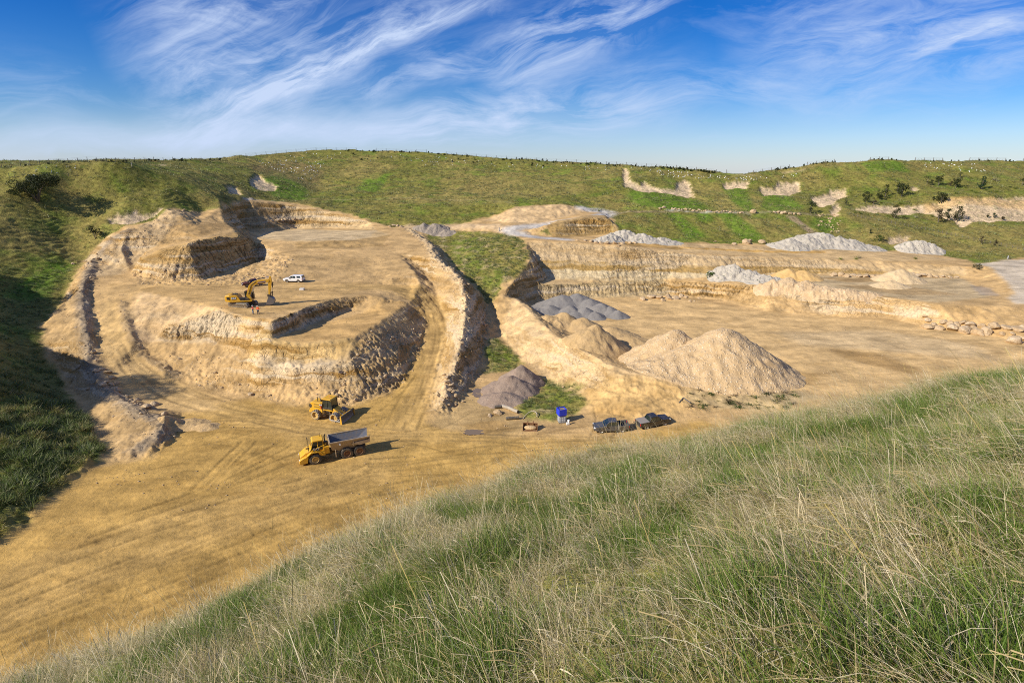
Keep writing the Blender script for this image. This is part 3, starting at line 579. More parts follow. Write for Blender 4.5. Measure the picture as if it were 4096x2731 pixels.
def make_world():
    w = bpy.data.worlds.new('World'); SC.world = w; w.use_nodes = True; nt = w.node_tree; nt.nodes.clear(); b = NB(nt)
    sky = b.N.new('ShaderNodeTexSky'); sky.sky_type = 'NISHITA'; sky.sun_disc = False; sky.sun_elevation = SUN_EL
    sky.sun_rotation = math.atan2(SUN_AZ.x, SUN_AZ.y); sky.altitude = 300; sky.air_density = 1.0; sky.dust_density = .3; sky.ozone_density = 4.0
    D = b.coord('Generated')
    sx = b.N.new('ShaderNodeSeparateXYZ'); b.put(sx.inputs[0], D)
    y = b.math('MAXIMUM', b.math('ABSOLUTE', sx.outputs[1]), .05)
    a = b.math('DIVIDE', sx.outputs[0], y); e = b.math('DIVIDE', sx.outputs[2], y)
    cv = b.N.new('ShaderNodeCombineXYZ'); b.put(cv.inputs[0], a); b.put(cv.inputs[1], e); Q = cv.outputs[0]
    wn = b.N.new('ShaderNodeTexNoise'); b.put(wn.inputs['Vector'], Q); wn.inputs['Scale'].default_value = 5; wn.inputs['Detail'].default_value = 3
    W = b.vmath('ADD', Q, b.vmath('SCALE', b.vmath('SUBTRACT', wn.outputs['Color'], (.5, .5, .5)), scale=.07))
    def ae(u, v):
        d = ray(u, v); return d[0]/d[1], d[2]/d[1]
    tot = None
    for (u0, v0, u1, v1, w_, k, ns, sharp) in STREAKS:
        a0, e0 = ae(u0, v0); a1, e1 = ae(u1, v1); L = math.hypot(a1-a0, e1-e0); tx, ty = (a1-a0)/L, (e1-e0)/L
        dlt = b.vmath('SUBTRACT', W, (a0, e0, 0))
        t = b.vmath('DOT_PRODUCT', dlt, (tx/L, ty/L, 0)); d = b.vmath('DOT_PRODUCT', dlt, (-ty, tx, 0))
        g = b.math('DIVIDE', d, w_); gs = b.math('MULTIPLY', g, g); fall = b.math('POWER', 2.718, b.math('MULTIPLY', gs, -1))
        if sharp:   # one crisp edge on the lower side
            fall = b.math('MULTIPLY', fall, b.rng(g, -.55, .05, 0, 1))
        win = b.math('MULTIPLY', b.rng(t, -.12, .2, 0, 1), b.rng(t, .78, 1.15, 1, 0))
        nv = b.N.new('ShaderNodeCombineXYZ'); b.put(nv.inputs[0], b.math('MULTIPLY', t, L*3.2)); b.put(nv.inputs[1], b.math('MULTIPLY', d, 16)); nv.inputs[2].default_value = u0*.013
        n = b.rng(b.noise(nv.outputs[0], ns, 6, .66, .6), .40, .68, .05 if ns > .95 else .55, 1)
        m = b.math('MULTIPLY', b.math('MULTIPLY', fall, win), b.math('MULTIPLY', n, k))
        tot = m if tot is None else b.math('ADD', tot, m)
    wisp = b.rng(b.noise(b.scale(W, (2.2, 9, 1)), 1.6, 6, .65, .8), .55, .85, 0, .25)
    tot = b.math('ADD', tot, wisp)
    low = b.rng(e, .0, .12, .36, 0); tot = b.math('ADD', tot, low)
    tot = b.math('ADD', tot, b.rng(e, .45, 1.3, 0, .22))   # cloud veil added overhead, above the frame, to lighten the shadows
    tot = b.math('MINIMUM', tot, .92)
    # deeper blue overhead, as a clear dry day shows it
    g = b.N.new('ShaderNodeGamma'); b.put(g.inputs[0], sky.outputs[0]); g.inputs[1].default_value = 1.0
    hs = b.N.new('ShaderNodeHueSaturation'); b.put(hs.inputs['Color'], g.outputs[0]); hs.inputs['Saturation'].default_value = 1.42; hs.inputs['Value'].default_value = SKYV
    up = b.rng(e, -.02, .30, 0, 1)
    blue = b.mix(up, (.97, .95, 1.12, 1), (.36, .60, 1.0, 1)); base = b.mix(1, hs.outputs[0], blue, 'MULTIPLY')
    c = b.mix(tot, base, CLOUDC)
    bg = b.N.new('ShaderNodeBackground'); b.put(bg.inputs[0], c); bg.inputs[1].default_value = .1
    o = b.N.new('ShaderNodeOutputWorld'); b.L.new(bg.outputs[0], o.inputs[0])
SKYV = .82; CLOUDC = (4.6, 5.5, 7.3, 1)
STREAKS = [ # from, to (sight lines), half width, density, noise scale, crisp lower edge
 (900, 440, 1900, 40, .042, 1.2, 1.6, 1), (560, 330, 1500, 20, .12, .8, 1.3, 0), (600, 130, 1100, 260, .12, .30, 1.5, 0), (1120, 420, 1330, 260, .03, .5, 1.8, 0),
 (1630, 230, 2000, -40, .045, .6, 1.6, 0), (1450, 380, 2000, 260, .035, .85, 1.7, 1), (1950, 270, 2650, 0, .048, 1.05, 1.4, 0), (-300, 575, 2000, 500, .026, .62, .9, 0), (1500, 490, 2700, 370, .045, .9, 1.2, 0),
 (2400, 390, 3250, 350, .035, .5, 1.5, 0), (3000, 200, 4300, 40, .06, .6, 1.7, 0), (3640, 235, 4100, 115, .022, .95, 1.5, 1), (3200, 330, 4300, 210, .05, .5, 1.4, 0), (3100, 110, 3600, -40, .04, .3, 1.7, 0),
 (-200, 330, 300, 380, .05, .3, 1.5, 0)]
make_world()
SC.cycles.use_denoising = False; SC.cycles.filter_width = 1.0; SC.cycles.max_bounces = 6; SC.cycles.diffuse_bounces = 3; SC.cycles.glossy_bounces = 2; SC.cycles.transmission_bounces = 4; SC.cycles.transparent_max_bounces = 6
# ------------------------------------------------------------------ grass, tussocks
def set_attr_col(me, cols):
    a = me.attributes.new('Col', 'FLOAT_COLOR', 'POINT'); cc = np.ones((len(cols), 4), np.float32); cc[:, :3] = cols; a.data.foreach_set('color', cc.ravel())
def blade_mesh(name, n, rad, ln, wd, lean, curl, cols, seg=3, heads=0, rng=None, spread=.6):
    """n curved tapering blades rooted in a disc"""
    V, F, C = [], [], []
    for k in range(n):
        a = rng.uniform(0, 2*math.pi); r = rad*math.sqrt(rng.uniform())
        L = rng.uniform(*ln); w = rng.uniform(*wd); x, y = r*math.cos(a), r*math.sin(a)
        d = np.array([math.cos(a), math.sin(a)])*rng.uniform(0, spread)+np.array([-.77, .64])*lean*rng.uniform(.3, 1.3)+rng.normal(0, .15, 2)
        p = np.array([x, y, -.03]); dr = np.array([d[0]*.5, d[1]*.5, 1.0]); dr /= np.linalg.norm(dr)
        sd = np.array([-dr[1], dr[0], 0])+rng.normal(0, .4, 3); sd /= np.linalg.norm(sd)
        cu = rng.uniform(*curl); c = np.array(cols[rng.integers(len(cols))])*rng.uniform(.75, 1.25)
        i0 = len(V); hd = rng.uniform() < heads
        for s in range(seg+1):
            t = s/seg; ww = w*(1-.85*t)*(1.0 if s < seg else .35)
            if hd and s >= seg-1: ww = w*1.7
            V.append(p-sd*ww/2); V.append(p+sd*ww/2); cc = c*(.8+.3*t); C += [cc, cc]
            if s < seg:
                F.append((i0+2*s, i0+2*s+1, i0+2*s+3, i0+2*s+2))
                dr = dr+np.array([d[0], d[1], -.55*cu])*cu*.9/seg; dr /= np.linalg.norm(dr); p = p+dr*L/seg
    me = bpy.data.meshes.new(name); me.from_pydata([tuple(v) for v in V], [], F); set_attr_col(me, np.clip(np.array(C), 0, 1)); me.materials.append(grass_mat)
    return me
def grass_material():
    m, nt = new_mat('grass'); b = NB(nt)
    c = b.attr('Col').outputs['Color']; oi = b.N.new('ShaderNodeObjectInfo')
    c = b.vmath('SCALE', c, scale=b.rng(oi.outputs['Random'], 0, 1, .75, 1.25))
    p = b.N.new('ShaderNodeBsdfPrincipled'); b.put(p.inputs['Base Color'], c); p.inputs['Roughness'].default_value = .55; p.inputs['Specular IOR Level'].default_value = .3
    t = b.N.new('ShaderNodeBsdfTranslucent'); b.put(t.inputs[0], c); mx = b.N.new('ShaderNodeMixShader'); mx.inputs[0].default_value = .3
    o = b.N.new('ShaderNodeOutputMaterial'); b.L.new(p.outputs[0], mx.inputs[1]); b.L.new(t.outputs[0], mx.inputs[2]); b.L.new(mx.outputs[0], o.inputs[0])
    return m
grass_mat = grass_material()
GR = [(.115, .205, .026), (.17, .25, .04), (.075, .14, .016), (.23, .265, .06), (.13, .215, .028)]
DR = [(.64, .52, .30), (.55, .44, .23), (.72, .62, .40), (.45, .35, .17), (.42, .37, .12), (.74, .65, .45)]
MX = GR[:3]+DR[:3]
def scatter(name, label, pts, variants, kinds, scl, tilt=.5, yaw=.6):
    """one object: every vertex carries a clump chosen by 'kind'"""
    coll = bpy.data.collections.new(name+' clumps')
    for i, me in enumerate(variants):
        o = bpy.data.objects.new('%02d clump' % i, me); coll.objects.link(o)
    n = len(pts); me = bpy.data.meshes.new(name); me.vertices.add(n); me.vertices.foreach_set('co', np.asarray(pts, np.float32).ravel())
    for nm, ty, arr in (('pick', 'INT', kinds), ('size', 'FLOAT', scl)):
        a = me.attributes.new(nm, ty, 'POINT'); a.data.foreach_set('value', np.asarray(arr, np.int32 if ty == 'INT' else np.float32))
    e = .4; x, y = pts[:, 0], pts[:, 1]
    gx = (H(x+e, y)-H(x-e, y))/(2*e)*tilt; gy = (H(x, y+e)-H(x, y-e))/(2*e)*tilt
    rot = np.stack([np.arctan(gy), -np.arctan(gx), RNG.uniform(-yaw, yaw, n)], 1)
    a = me.attributes.new('turn', 'FLOAT_VECTOR', 'POINT'); a.data.foreach_set('vector', rot.astype(np.float32).ravel())
    ob = bpy.data.objects.new(name, me); COL.objects.link(ob); ob['kind'] = 'stuff'; ob['label'] = label; ob['category'] = 'grass'
    ng = bpy.data.node_groups.new(name, 'GeometryNodeTree'); ng.interface.new_socket('Geometry', in_out='INPUT', socket_type='NodeSocketGeometry'); ng.interface.new_socket('Geometry', in_out='OUTPUT', socket_type='NodeSocketGeometry')
    N, L = ng.nodes, ng.links; gi = N.new('NodeGroupInput'); go = N.new('NodeGroupOutput')
    ci = N.new('GeometryNodeCollectionInfo'); ci.inputs['Collection'].default_value = coll; ci.inputs['Separate Children'].default_value = True
    ip = N.new('GeometryNodeInstanceOnPoints'); ip.inputs['Pick Instance'].default_value = True
    def na(nm, ty):
        q = N.new('GeometryNodeInputNamedAttribute'); q.data_type = ty; q.inputs[0].default_value = nm; return q.outputs[0]
    er = N.new('FunctionNodeEulerToRotation'); L.new(na('turn', 'FLOAT_VECTOR'), er.inputs[0])
    L.new(gi.outputs[0], ip.inputs['Points']); L.new(ci.outputs[0], ip.inputs['Instance']); L.new(na('pick', 'INT'), ip.inputs['Instance Index'])
    L.new(er.outputs[0], ip.inputs['Rotation']); L.new(na('size', 'FLOAT'), ip.inputs['Scale']); L.new(ip.outputs[0], go.inputs[0])
    md = ob.modifiers.new('clumps', 'NODES'); md.node_group = ng
    return ob
def near_grass():
    r = np.random.default_rng(3); V = []
    for k in range(4): V.append(blade_mesh('green clump', 52, .17, (.14, .36), (.005, .011), .12, (.3, 1.6), GR*6+DR[:1], 3, 0, r, .9))
    for k in range(4): V.append(blade_mesh('dry clump', 38, .22, (.18, .52), (.0025, .0055), .4, (.4, 2.3), DR*2+GR[3:4], 4, .06, r, 1.3))
    for k in range(3): V.append(blade_mesh('mixed clump', 46, .19, (.15, .42), (.0035, .008), .28, (.3, 1.6), MX+GR*2, 4, .03, r, 1.1))
    for k in range(4): V.append(blade_mesh('tall stems', 6, .2, (.45, .95), (.002, .0036), .8, (.1, .5), DR[:3]+[DR[5], (.52, .40, .14)], 5, .75, r, .35))
    P = []
    for (r0, r1, dens, t0, t1) in ((.5, 3, 50, -75, 75), (3, 7, 62, -58, 58), (7, 13, 40, -54, 54), (13, 22, 23, -50, 58), (22, 38, 13, -30, 62), (1, 6, 40, 58, 130), (6, 18, 22, 54, 115), (1, 9, 26, -125, -58)):
        n = int(dens*math.radians(t1-t0)/2*(r1*r1-r0*r0)); rr = np.sqrt(r.uniform(r0*r0, r1*r1, n)); th = np.radians(r.uniform(t0, t1, n))
        P.append(np.stack([rr*np.sin(th), rr*np.cos(th)], 1))
    P = np.vstack(P); x, y = P[:, 0], P[:, 1]; z = H(x, y); keep = (z > 21) & (z < 60); x, y, z = x[keep], y[keep], z[keep]; n = len(x)
    d = np.hypot(x, y); g = 1.35*fbm(x/1.9, y/1.9, 4, .6)+.7*perlin(x/.6, y/.6); rim = np.clip((34-z)/3, 0, 1)
    dryp = np.clip(.52-.70*g+.50*rim*(d > 5), .02, .97); u = r.uniform(0, 1, n)
    kind = np.where(u < dryp, r.integers(4, 8, n), np.where(u < dryp+.10, r.integers(8, 11, n), r.integers(0, 4, n)))
    st = r.uniform(0, 1, n) < np.where(d < 6, .045, .075)*(.6+1.2*(g < 0)); kind = np.where(st, r.integers(11, 15, n), kind)
    s = r.uniform(.75, 1.25, n)*np.where(kind >= 11, 1.0, 1+.35*np.clip(perlin(x/1.7+9, y/1.7), -1, 1))*np.where(d > 13, 1.18, 1)*np.where(d < 2.2, .7, 1)*(1+.25*np.clip(fbm(x/1.3+5, y/1.3, 2), -1, 1))
    return scatter('meadow_grass', 'long wind-blown green and straw grass on the near hillside', np.stack([x, y, z], 1), V, kind, s, .5, 1.1)
near_grass()
def hill_tussocks():
    r = np.random.default_rng(5); V = []
    T1 = [(.13, .19, .045), (.17, .24, .05), (.24, .28, .11), (.33, .33, .17)]; T2 = [(.26, .24, .075), (.34, .29, .11), (.19, .21, .05), (.42, .36, .18)]
    for k in range(4): V.append(blade_mesh('tussock', 70, .42, (.35, .95), (.03, .07), .3, (.5, 1.5), T1, 2, 0, r, .9))
    for k in range(3): V.append(blade_mesh('straw tussock', 40, .35, (.3, .8), (.025, .06), .4, (.4, 1.4), T2, 2, 0, r, .9))
    for k in range(3): V.append(blade_mesh('far tuft', 12, .45, (.3, .7), (.10, .2), .3, (.3, 1.2), T2+T1[2:], 1, 0, r, .9))
    # left bank, close enough to show its clumps
    x = r.uniform(-135, -54, 26000); y = r.uniform(44, 165, 26000)
    e = samp(EARTHS, x, y); near = samp(NEAR, x, y); k = (e < .12) & (near < .3) & (x < -.50*y-20) & (x > -1.12*y-8)
    x, y = x[k], y[k]; d = np.hypot(x, y); k = r.uniform(0, 1, len(x)) < np.clip(1.5-d/130, .28, 1)*np.clip(.75+perlin(x/4, y/4), .2, 1); x, y = x[k], y[k]
    kind = np.where(perlin(x/6, y/6)+r.normal(0, .3, len(x)) > np.where(y < 95, .0, .12), r.integers(4, 7, len(x)), r.integers(0, 4, len(x))); s = r.uniform(.55, 1.35, len(x))*np.where(y < 92, 1.55, .8)
    # gully and the hills further off
    X = r.uniform(-190, 250, 90000); Y = r.uniform(95, 345, 90000)
    e = samp(EARTHS, X, Y); near = samp(NEAR, X, Y); sl = blurSL(X, Y); k = (e < .2) & (near < .2) & (np.abs(X) < 1.02*Y) & (sl < .2) & ~((X < -.50*Y-20) & (Y < 165)) & (perlin(X/8, Y/8)+.6*perlin(X/2.5, Y/2.5)+r.normal(0, .25, len(X)) > .02); X, Y = X[k], Y[k]
    kf = r.integers(7, 10, len(X)); sf = r.uniform(.5, 1.3, len(X))*np.clip(Y/200, .55, 1.1)
    U = r.uniform(-16, 24, 9000); W_ = r.uniform(88, 195, 9000); e = samp(EARTHS, U, W_); k = (e < .45) & (samp(NEAR, U, W_) < .1) & (perlin(U/2, W_/2)+r.normal(0, .3, 9000) > -.1); U, W_ = U[k], W_[k]
    x, y = np.concatenate([x, X, U]), np.concatenate([y, Y, W_]); kind = np.concatenate([kind, kf, np.where(r.uniform(0, 1, len(U)) < .5, r.integers(0, 4, len(U)), r.integers(4, 7, len(U)))]); s = np.concatenate([s, sf, r.uniform(.3, .8, len(U))])
    return scatter('tussock_grass', 'rough tussock grass covering the hills around the quarry', np.stack([x, y, H(x, y)], 1), V, kind, s, .3, 3.14)
def rock_mesh(name, seed, sub=2, amp=.28, flat=.75):
    r = np.random.default_rng(seed); bm = bmesh.new(); bmesh.ops.create_icosphere(bm, subdivisions=sub, radius=.5)
    pl = r.normal(0, 1, (9, 3)); pl /= np.linalg.norm(pl, axis=1)[:, None]; off = r.uniform(.26, .44, 9); st = r.uniform(.75, 1.2, 3)*np.array((1.1, 1, flat))
    for v in bm.verts:
        p = np.array(v.co)
        for n_, o_ in zip(pl, off):
            d = p.dot(n_)-o_
            if d > 0: p = p-n_*d*.9
        p = p*(1+amp*.3*r.normal())*st; v.co = p
    me = bpy.data.meshes.new(name); bm.to_mesh(me); bm.free(); me.materials.append(rock_mat); return me
def rock_material():
    m, nt = new_mat('sandstone'); b = NB(nt); P = b.coord('Object'); oi = b.N.new('ShaderNodeObjectInfo')
    n = b.noise(P, 3.2, 6, .65); n2 = b.noise(P, 11, 4, .6)
    c = b.mix(b.rng(n, .35, .68, 0, 1), (.44, .31, .17, 1), (.60, .48, .33, 1)); c = b.mix(b.rng(oi.outputs['Random'], 0, 1, 0, .45), c, (.42, .27, .12, 1))
    c = b.vmath('SCALE', c, scale=b.rng(n2, .3, .7, .8, 1.12)); b.out(c, .9, b.bump(b.math('ADD', n, b.math('MULTIPLY', n2, .4)), .6, .08), spec=.2); return m
rock_mat = rock_material()
ROCKS = [rock_mesh('rock', k, 2) for k in range(6)]
def rubble():
    r = np.random.default_rng(11); n = 90000; x = r.uniform(-125, 30, n); y = r.uniform(75, 200, n)
    w = samp(RUB, x, y)**1.4*np.clip(.35+1.3*perlin(x/2.5, y/2.5)+.6*perlin(x/9, y/9), 0, 1); k = r.uniform(0, 1, n) < w*.75; x, y = x[k], y[k]
    s = .09+.17*r.exponential(1.0, len(x))*r.uniform(.2, 1.3, len(x)); s = np.clip(s, .09, 1.2)
    x2 = r.uniform(-110, 130, 9000); y2 = r.uniform(60, 190, 9000); k = (samp(EARTHS, x2, y2) > .9) & (samp(NEAR, x2, y2) < .1) & (perlin(x2/7, y2/7) > .12); x2, y2 = x2[k], y2[k]; s2 = r.uniform(.08, .26, len(x2))
    X, Y, S = np.concatenate([x, x2]), np.concatenate([y, y2]), np.concatenate([s, s2])
    o = scatter('rubble', 'loose broken stones lying on the quarry banks and floor', np.stack([X, Y, H(X, Y)+.1*S], 1), ROCKS, r.integers(0, 6, len(X)), S, .5, 3.14); o['category'] = 'rubble'
rubble()
def blurSL(x, y): return samp(SL, x, y)
hill_tussocks()
print('grass', round(time.time()-T0, 1))
# ------------------------------------------------------------------ modelling kit
MATS = {}
def paint_mat(name, col, rough=.45, metal=0, dirt=.35, dirtcol=(.45, .32, .16), coat=0, spec=.5):
    """paint or metal with dust lying on it"""
    if name in MATS: return MATS[name]
    m, nt = new_mat(name); b = NB(nt); P = b.coord('Object')
    n = b.noise(P, 2.3, 6, .65); n2 = b.noise(P, 9, 4, .6)
    sx = b.N.new('ShaderNodeSeparateXYZ'); b.put(sx.inputs[0], P)
    low = b.rng(sx.outputs[2], .3, 1.6, .35, 0)
    f = b.math('MULTIPLY', b.math('ADD', b.rng(n, .42, .7, 0, 1), low), dirt, clamp=True)
    c = b.mix(f, C4(col), C4(dirtcol)); c = b.vmath('SCALE', c, scale=b.rng(n2, .3, .7, .9, 1.1))
    r_ = b.math('ADD', rough, b.math('MULTIPLY', f, .45), clamp=True)
    b.out(c, r_, b.bump(n2, .08, .02), metal=metal, coat=coat, spec=spec); MATS[name] = m; return m
def glass_mat():
    if 'glass' in MATS: return MATS['glass']
    m, nt = new_mat('glass'); b = NB(nt); n = b.noise(b.coord('Object'), 1.5, 3)
    c = b.mix(b.rng(n, .3, .7, 0, 1), (.008, .014, .013, 1), (.03, .045, .04, 1)); b.out(c, .05, spec=.9, coat=.3); MATS['glass'] = m; return m
YEL = paint_mat('yellow paint', (.74, .40, .018), .42, 0, .30, (.55, .38, .17)); BLK = paint_mat('black steel', (.018, .018, .018), .5, 0, .3); RUBBER = paint_mat('tyre rubber', (.035, .034, .033), .85, 0, .5, (.30, .24, .16))
STEEL = paint_mat('worn steel', (.20, .21, .24), .38, .6, .25, (.33, .22, .10)); BEDOUT = paint_mat('dump body paint', (.40, .30, .19), .6, .1, .6, (.52, .42, .30)); BEDIN = paint_mat('polished dump floor', (.19, .205, .24), .45, .2, .35, (.42, .26, .07), 0)
CHROME = paint_mat('chrome rod', (.75, .75, .75), .18, .9, 0); DARKM = paint_mat('oily frame', (.07, .05, .035), .6, .2, .5, (.35, .24, .11)); RUST = paint_mat('rusty steel', (.22, .10, .045), .8, .1, .4, (.42, .29, .15))
WHT = paint_mat('white paint', (.82, .82, .80), .3, 0, .08, coat=.5); MAROON = paint_mat('maroon paint', (.13, .022, .02), .3, .2, .12, coat=.6); GREYC = paint_mat('slate grey paint', (.075, .085, .105), .32, .4, .45, (.34, .29, .22), coat=.5); DGREY = paint_mat('graphite paint', (.028, .030, .034), .3, .3, .25, (.30, .26, .2), coat=.5)
RIMG = paint_mat('alloy rim', (.42, .42, .42), .4, .6, .5, (.35, .28, .18)); RIMY = paint_mat('dusty yellow rim', (.62, .40, .10), .6, 0, .6, (.58, .42, .2)); RED = paint_mat('red lens', (.5, .015, .01), .25, 0, .05); LAMP = paint_mat('lamp lens', (.85, .86, .86), .12, 0, .05); TRACKM = paint_mat('track steel', (.22, .20, .175), .6, .4, .6, (.46, .38, .26))
LUG = paint_mat('grey steel lugs', (.33, .31, .28), .6, .4, .55, (.5, .42, .32)); PLATE = paint_mat('number plate', (.8, .8, .78), .5, 0, .05)
def V3(*a): return Vector(a)
class MB:
    """collects shapes into one mesh"""
    def __init__(s): s.bm = bmesh.new()
    def _x(s, vs, M):
        if M is not None: bmesh.ops.transform(s.bm, matrix=M, verts=vs)
    def box(s, x0, x1, y0, y1, z0, z1, bev=0, M=None):
        g = bmesh.ops.create_cube(s.bm, size=1); vs = g['verts']
        for v in vs: v.co = Vector(((x0+x1)/2+v.co.x*(x1-x0), (y0+y1)/2+v.co.y*(y1-y0), (z0+z1)/2+v.co.z*(z1-z0)))
        if bev:
            es = list({e for v in vs for e in v.link_edges}); q = bmesh.ops.bevel(s.bm, geom=es, offset=bev, segments=2, affect='EDGES', profile=.5); vs = list({v for f in q['faces'] for v in f.verts} | {v for v in vs if v.is_valid})
        s._x(vs, M); return s
    def prism(s, pts, y0, y1, M=None, y0b=None, bev=0):
        """profile in x, z pushed along y; y may be given per point"""
        f = lambda y, i: y[i] if isinstance(y, (list, tuple)) else y
        A = [s.bm.verts.new((p[0], f(y0, i), p[1])) for i, p in enumerate(pts)]; B = [s.bm.verts.new((p[0], f(y1, i), p[1])) for i, p in enumerate(pts)]
        n = len(pts); fs = [s.bm.faces.new(A), s.bm.faces.new(B[::-1])]
        for i in range(n): fs.append(s.bm.faces.new((A[i], B[i], B[(i+1) % n], A[(i+1) % n])[::-1]))
        bmesh.ops.recalc_face_normals(s.bm, faces=fs); vs = A+B
        if bev:
            es = list({e for f_ in fs for e in f_.edges}); q = bmesh.ops.bevel(s.bm, geom=es, offset=bev, segments=2, affect='EDGES', profile=.5); vs = list({v for f_ in q['faces'] for v in f_.verts} | {v for v in vs if v.is_valid})
        s._x(vs, M); return s
    def quad(s, *p):
        s.bm.faces.new([s.bm.verts.new(q) for q in p]); return s
    def cyl(s, a, b, r, r2=None, n=12):
        a, b = Vector(a), Vector(b); d = b-a; L = d.length
        M = Matrix.Translation((a+b)/2) @ d.to_track_quat('Z', 'Y').to_matrix().to_4x4()
        bmesh.ops.create_cone(s.bm, cap_ends=True, segments=n, radius1=r, radius2=r if r2 is None else r2, depth=L, matrix=M); return s
    def tube(s, pts, r, n=6):
        pts = [Vector(p) for p in pts]; rings = []
        for i, p in enumerate(pts):
            d = (pts[min(i+1, len(pts)-1)]-pts[max(i-1, 0)]).normalized(); q = d.to_track_quat('Z', 'Y')
            rr = r[i] if isinstance(r, (list, tuple)) else r
            rings.append([s.bm.verts.new(p+q @ Vector((rr*math.cos(2*math.pi*k/n), rr*math.sin(2*math.pi*k/n), 0))) for k in range(n)])
        for A, B in zip(rings[:-1], rings[1:]):
            for k in range(n): s.bm.faces.new((A[k], A[(k+1) % n], B[(k+1) % n], B[k]))
        s.bm.faces.new(rings[0][::-1]); s.bm.faces.new(rings[-1]); return s
    def lathe(s, prof, n=28, M=None):
        """profile of (r, h) turned about y"""
        rings = [[s.bm.verts.new((r*math.cos(2*math.pi*k/n), h, r*math.sin(2*math.pi*k/n))) for k in range(n)] for r, h in prof]; vs = [v for q in rings for v in q]; fs = []
        for A, B in zip(rings[:-1], rings[1:]):
            for k in range(n): fs.append(s.bm.faces.new((A[k], A[(k+1) % n], B[(k+1) % n], B[k])))
        bmesh.ops.recalc_face_normals(s.bm, faces=fs)
        s._x(vs, M); return s
    def sphere(s, c, r, sc=(1, 1, 1), sub=2):
        g = bmesh.ops.create_icosphere(s.bm, subdivisions=sub, radius=r)
        for v in g['verts']: v.co = Vector((v.co.x*sc[0], v.co.y*sc[1], v.co.z*sc[2]))+Vector(c)
        return s
    def build_each(s, name, mat, parent=None):
        """one object for every separate piece"""
        me0 = bpy.data.meshes.new(name); bmesh.ops.recalc_face_normals(s.bm, faces=s.bm.faces[:]); seen = set(); out = []
        for f0 in s.bm.faces[:]:
            if f0 in seen: continue
            isl = {f0}; st = [f0]
            while st:
                f = st.pop()
                for v in f.verts:
                    for g in v.link_faces:
                        if g not in isl: isl.add(g); st.append(g)
            seen |= isl; m = MB(); vm = {}
            for f in isl: m.bm.faces.new([vm.setdefault(v, None) or vm.__setitem__(v, m.bm.verts.new(v.co)) or vm[v] for v in f.verts])
            out.append(m.build(name, mat, parent))
        s.bm.free(); bpy.data.meshes.remove(me0); return out[0]
    def build(s, name, mat, parent=None, smooth=False):
        me = bpy.data.meshes.new(name); bmesh.ops.recalc_face_normals(s.bm, faces=s.bm.faces[:]); s.bm.to_mesh(me); s.bm.free()
        if smooth: me.polygons.foreach_set('use_smooth', [True]*len(me.polygons)); 
        me.materials.append(mat); o = bpy.data.objects.new(name, me); COL.objects.link(o)
        if parent is not None: o.parent = parent
        return o
def thing(name, label, cat, loc=(0, 0, 0), rz=0, group=None, rot=None):
    o = bpy.data.objects.new(name, None); COL.objects.link(o); o.location = loc; o.rotation_euler = rot or (0, 0, rz); o.empty_display_size = .2
    return tag(o, label, cat, group)
def tag(o, label, cat, group=None, kind=None):
    o['label'] = label; o['category'] = cat
    if group: o['group'] = group
    if kind: o['kind'] = kind
    return o
def copy_tree(o, parent=None):
    c = o.copy(); COL.objects.link(c)
    if parent is not None: c.parent = parent
    for ch in o.children: copy_tree(ch, c)
    return c
def letters(txt, size, name, mat, parent, M, ext=.01):
    cu = bpy.data.curves.new(name, 'FONT'); cu.body = txt; cu.size = size; cu.extrude = ext; cu.align_x = 'CENTER'; cu.align_y = 'CENTER'; cu.offset = size*.03
    t = bpy.data.objects.new(name, cu); COL.objects.link(t); dg = bpy.context.evaluated_depsgraph_get(); me = bpy.data.meshes.new_from_object(t.evaluated_get(dg)); bpy.data.objects.remove(t)
    me.transform(M); me.materials.clear(); me.materials.append(mat); o = bpy.data.objects.new(name, me); COL.objects.link(o); o.parent = parent; return o
def Mside(x, y, z, s=-1, tilt=0):
    """text plane on a side face; s = -1 looks towards -y"""
    return Matrix.Translation((x, y, z)) @ Matrix.Rotation(0 if s < 0 else math.pi, 4, 'Z') @ Matrix.Rotation(math.pi/2, 4, 'X') @ Matrix.Rotation(tilt, 4, 'Z')
def seat_on(fl, fr_, h):
    """stand a vehicle on the ground: heading from rear point to front point (x, y), pitch from the ground"""
    a, b = Vector(fl), Vector(fr_); d = b-a; rz = math.atan2(d.y, d.x); return rz
def on_ground(px_rear, px_front, off, L):
    """near-side wheel contacts seen in the photo -> centre, heading and pitch; off = half track, pushed away from the viewer"""
    A, B = ground(px_rear)[0], ground(px_front)[0]; d = (B-A); d.z = 0; d.normalize(); n = Vector((-d.y, d.x, 0))
    if n.y < 0: n = -n
    c = (A+B)/2+n*off; rz = math.atan2(d.y, d.x)
    zf, zb = gz(*(c+d*L/2).xy), gz(*(c-d*L/2).xy); zl, zr = gz(*(c+Vector((-d.y, d.x, 0))*off).xy), gz(*(c-Vector((-d.y, d.x, 0))*off).xy)
    pitch = -math.atan2(zf-zb, L); roll = math.atan2(zl-zr, 2*off)
    return Vector((c.x, c.y, (zf+zb+zl+zr)/4)), (roll, pitch, rz)
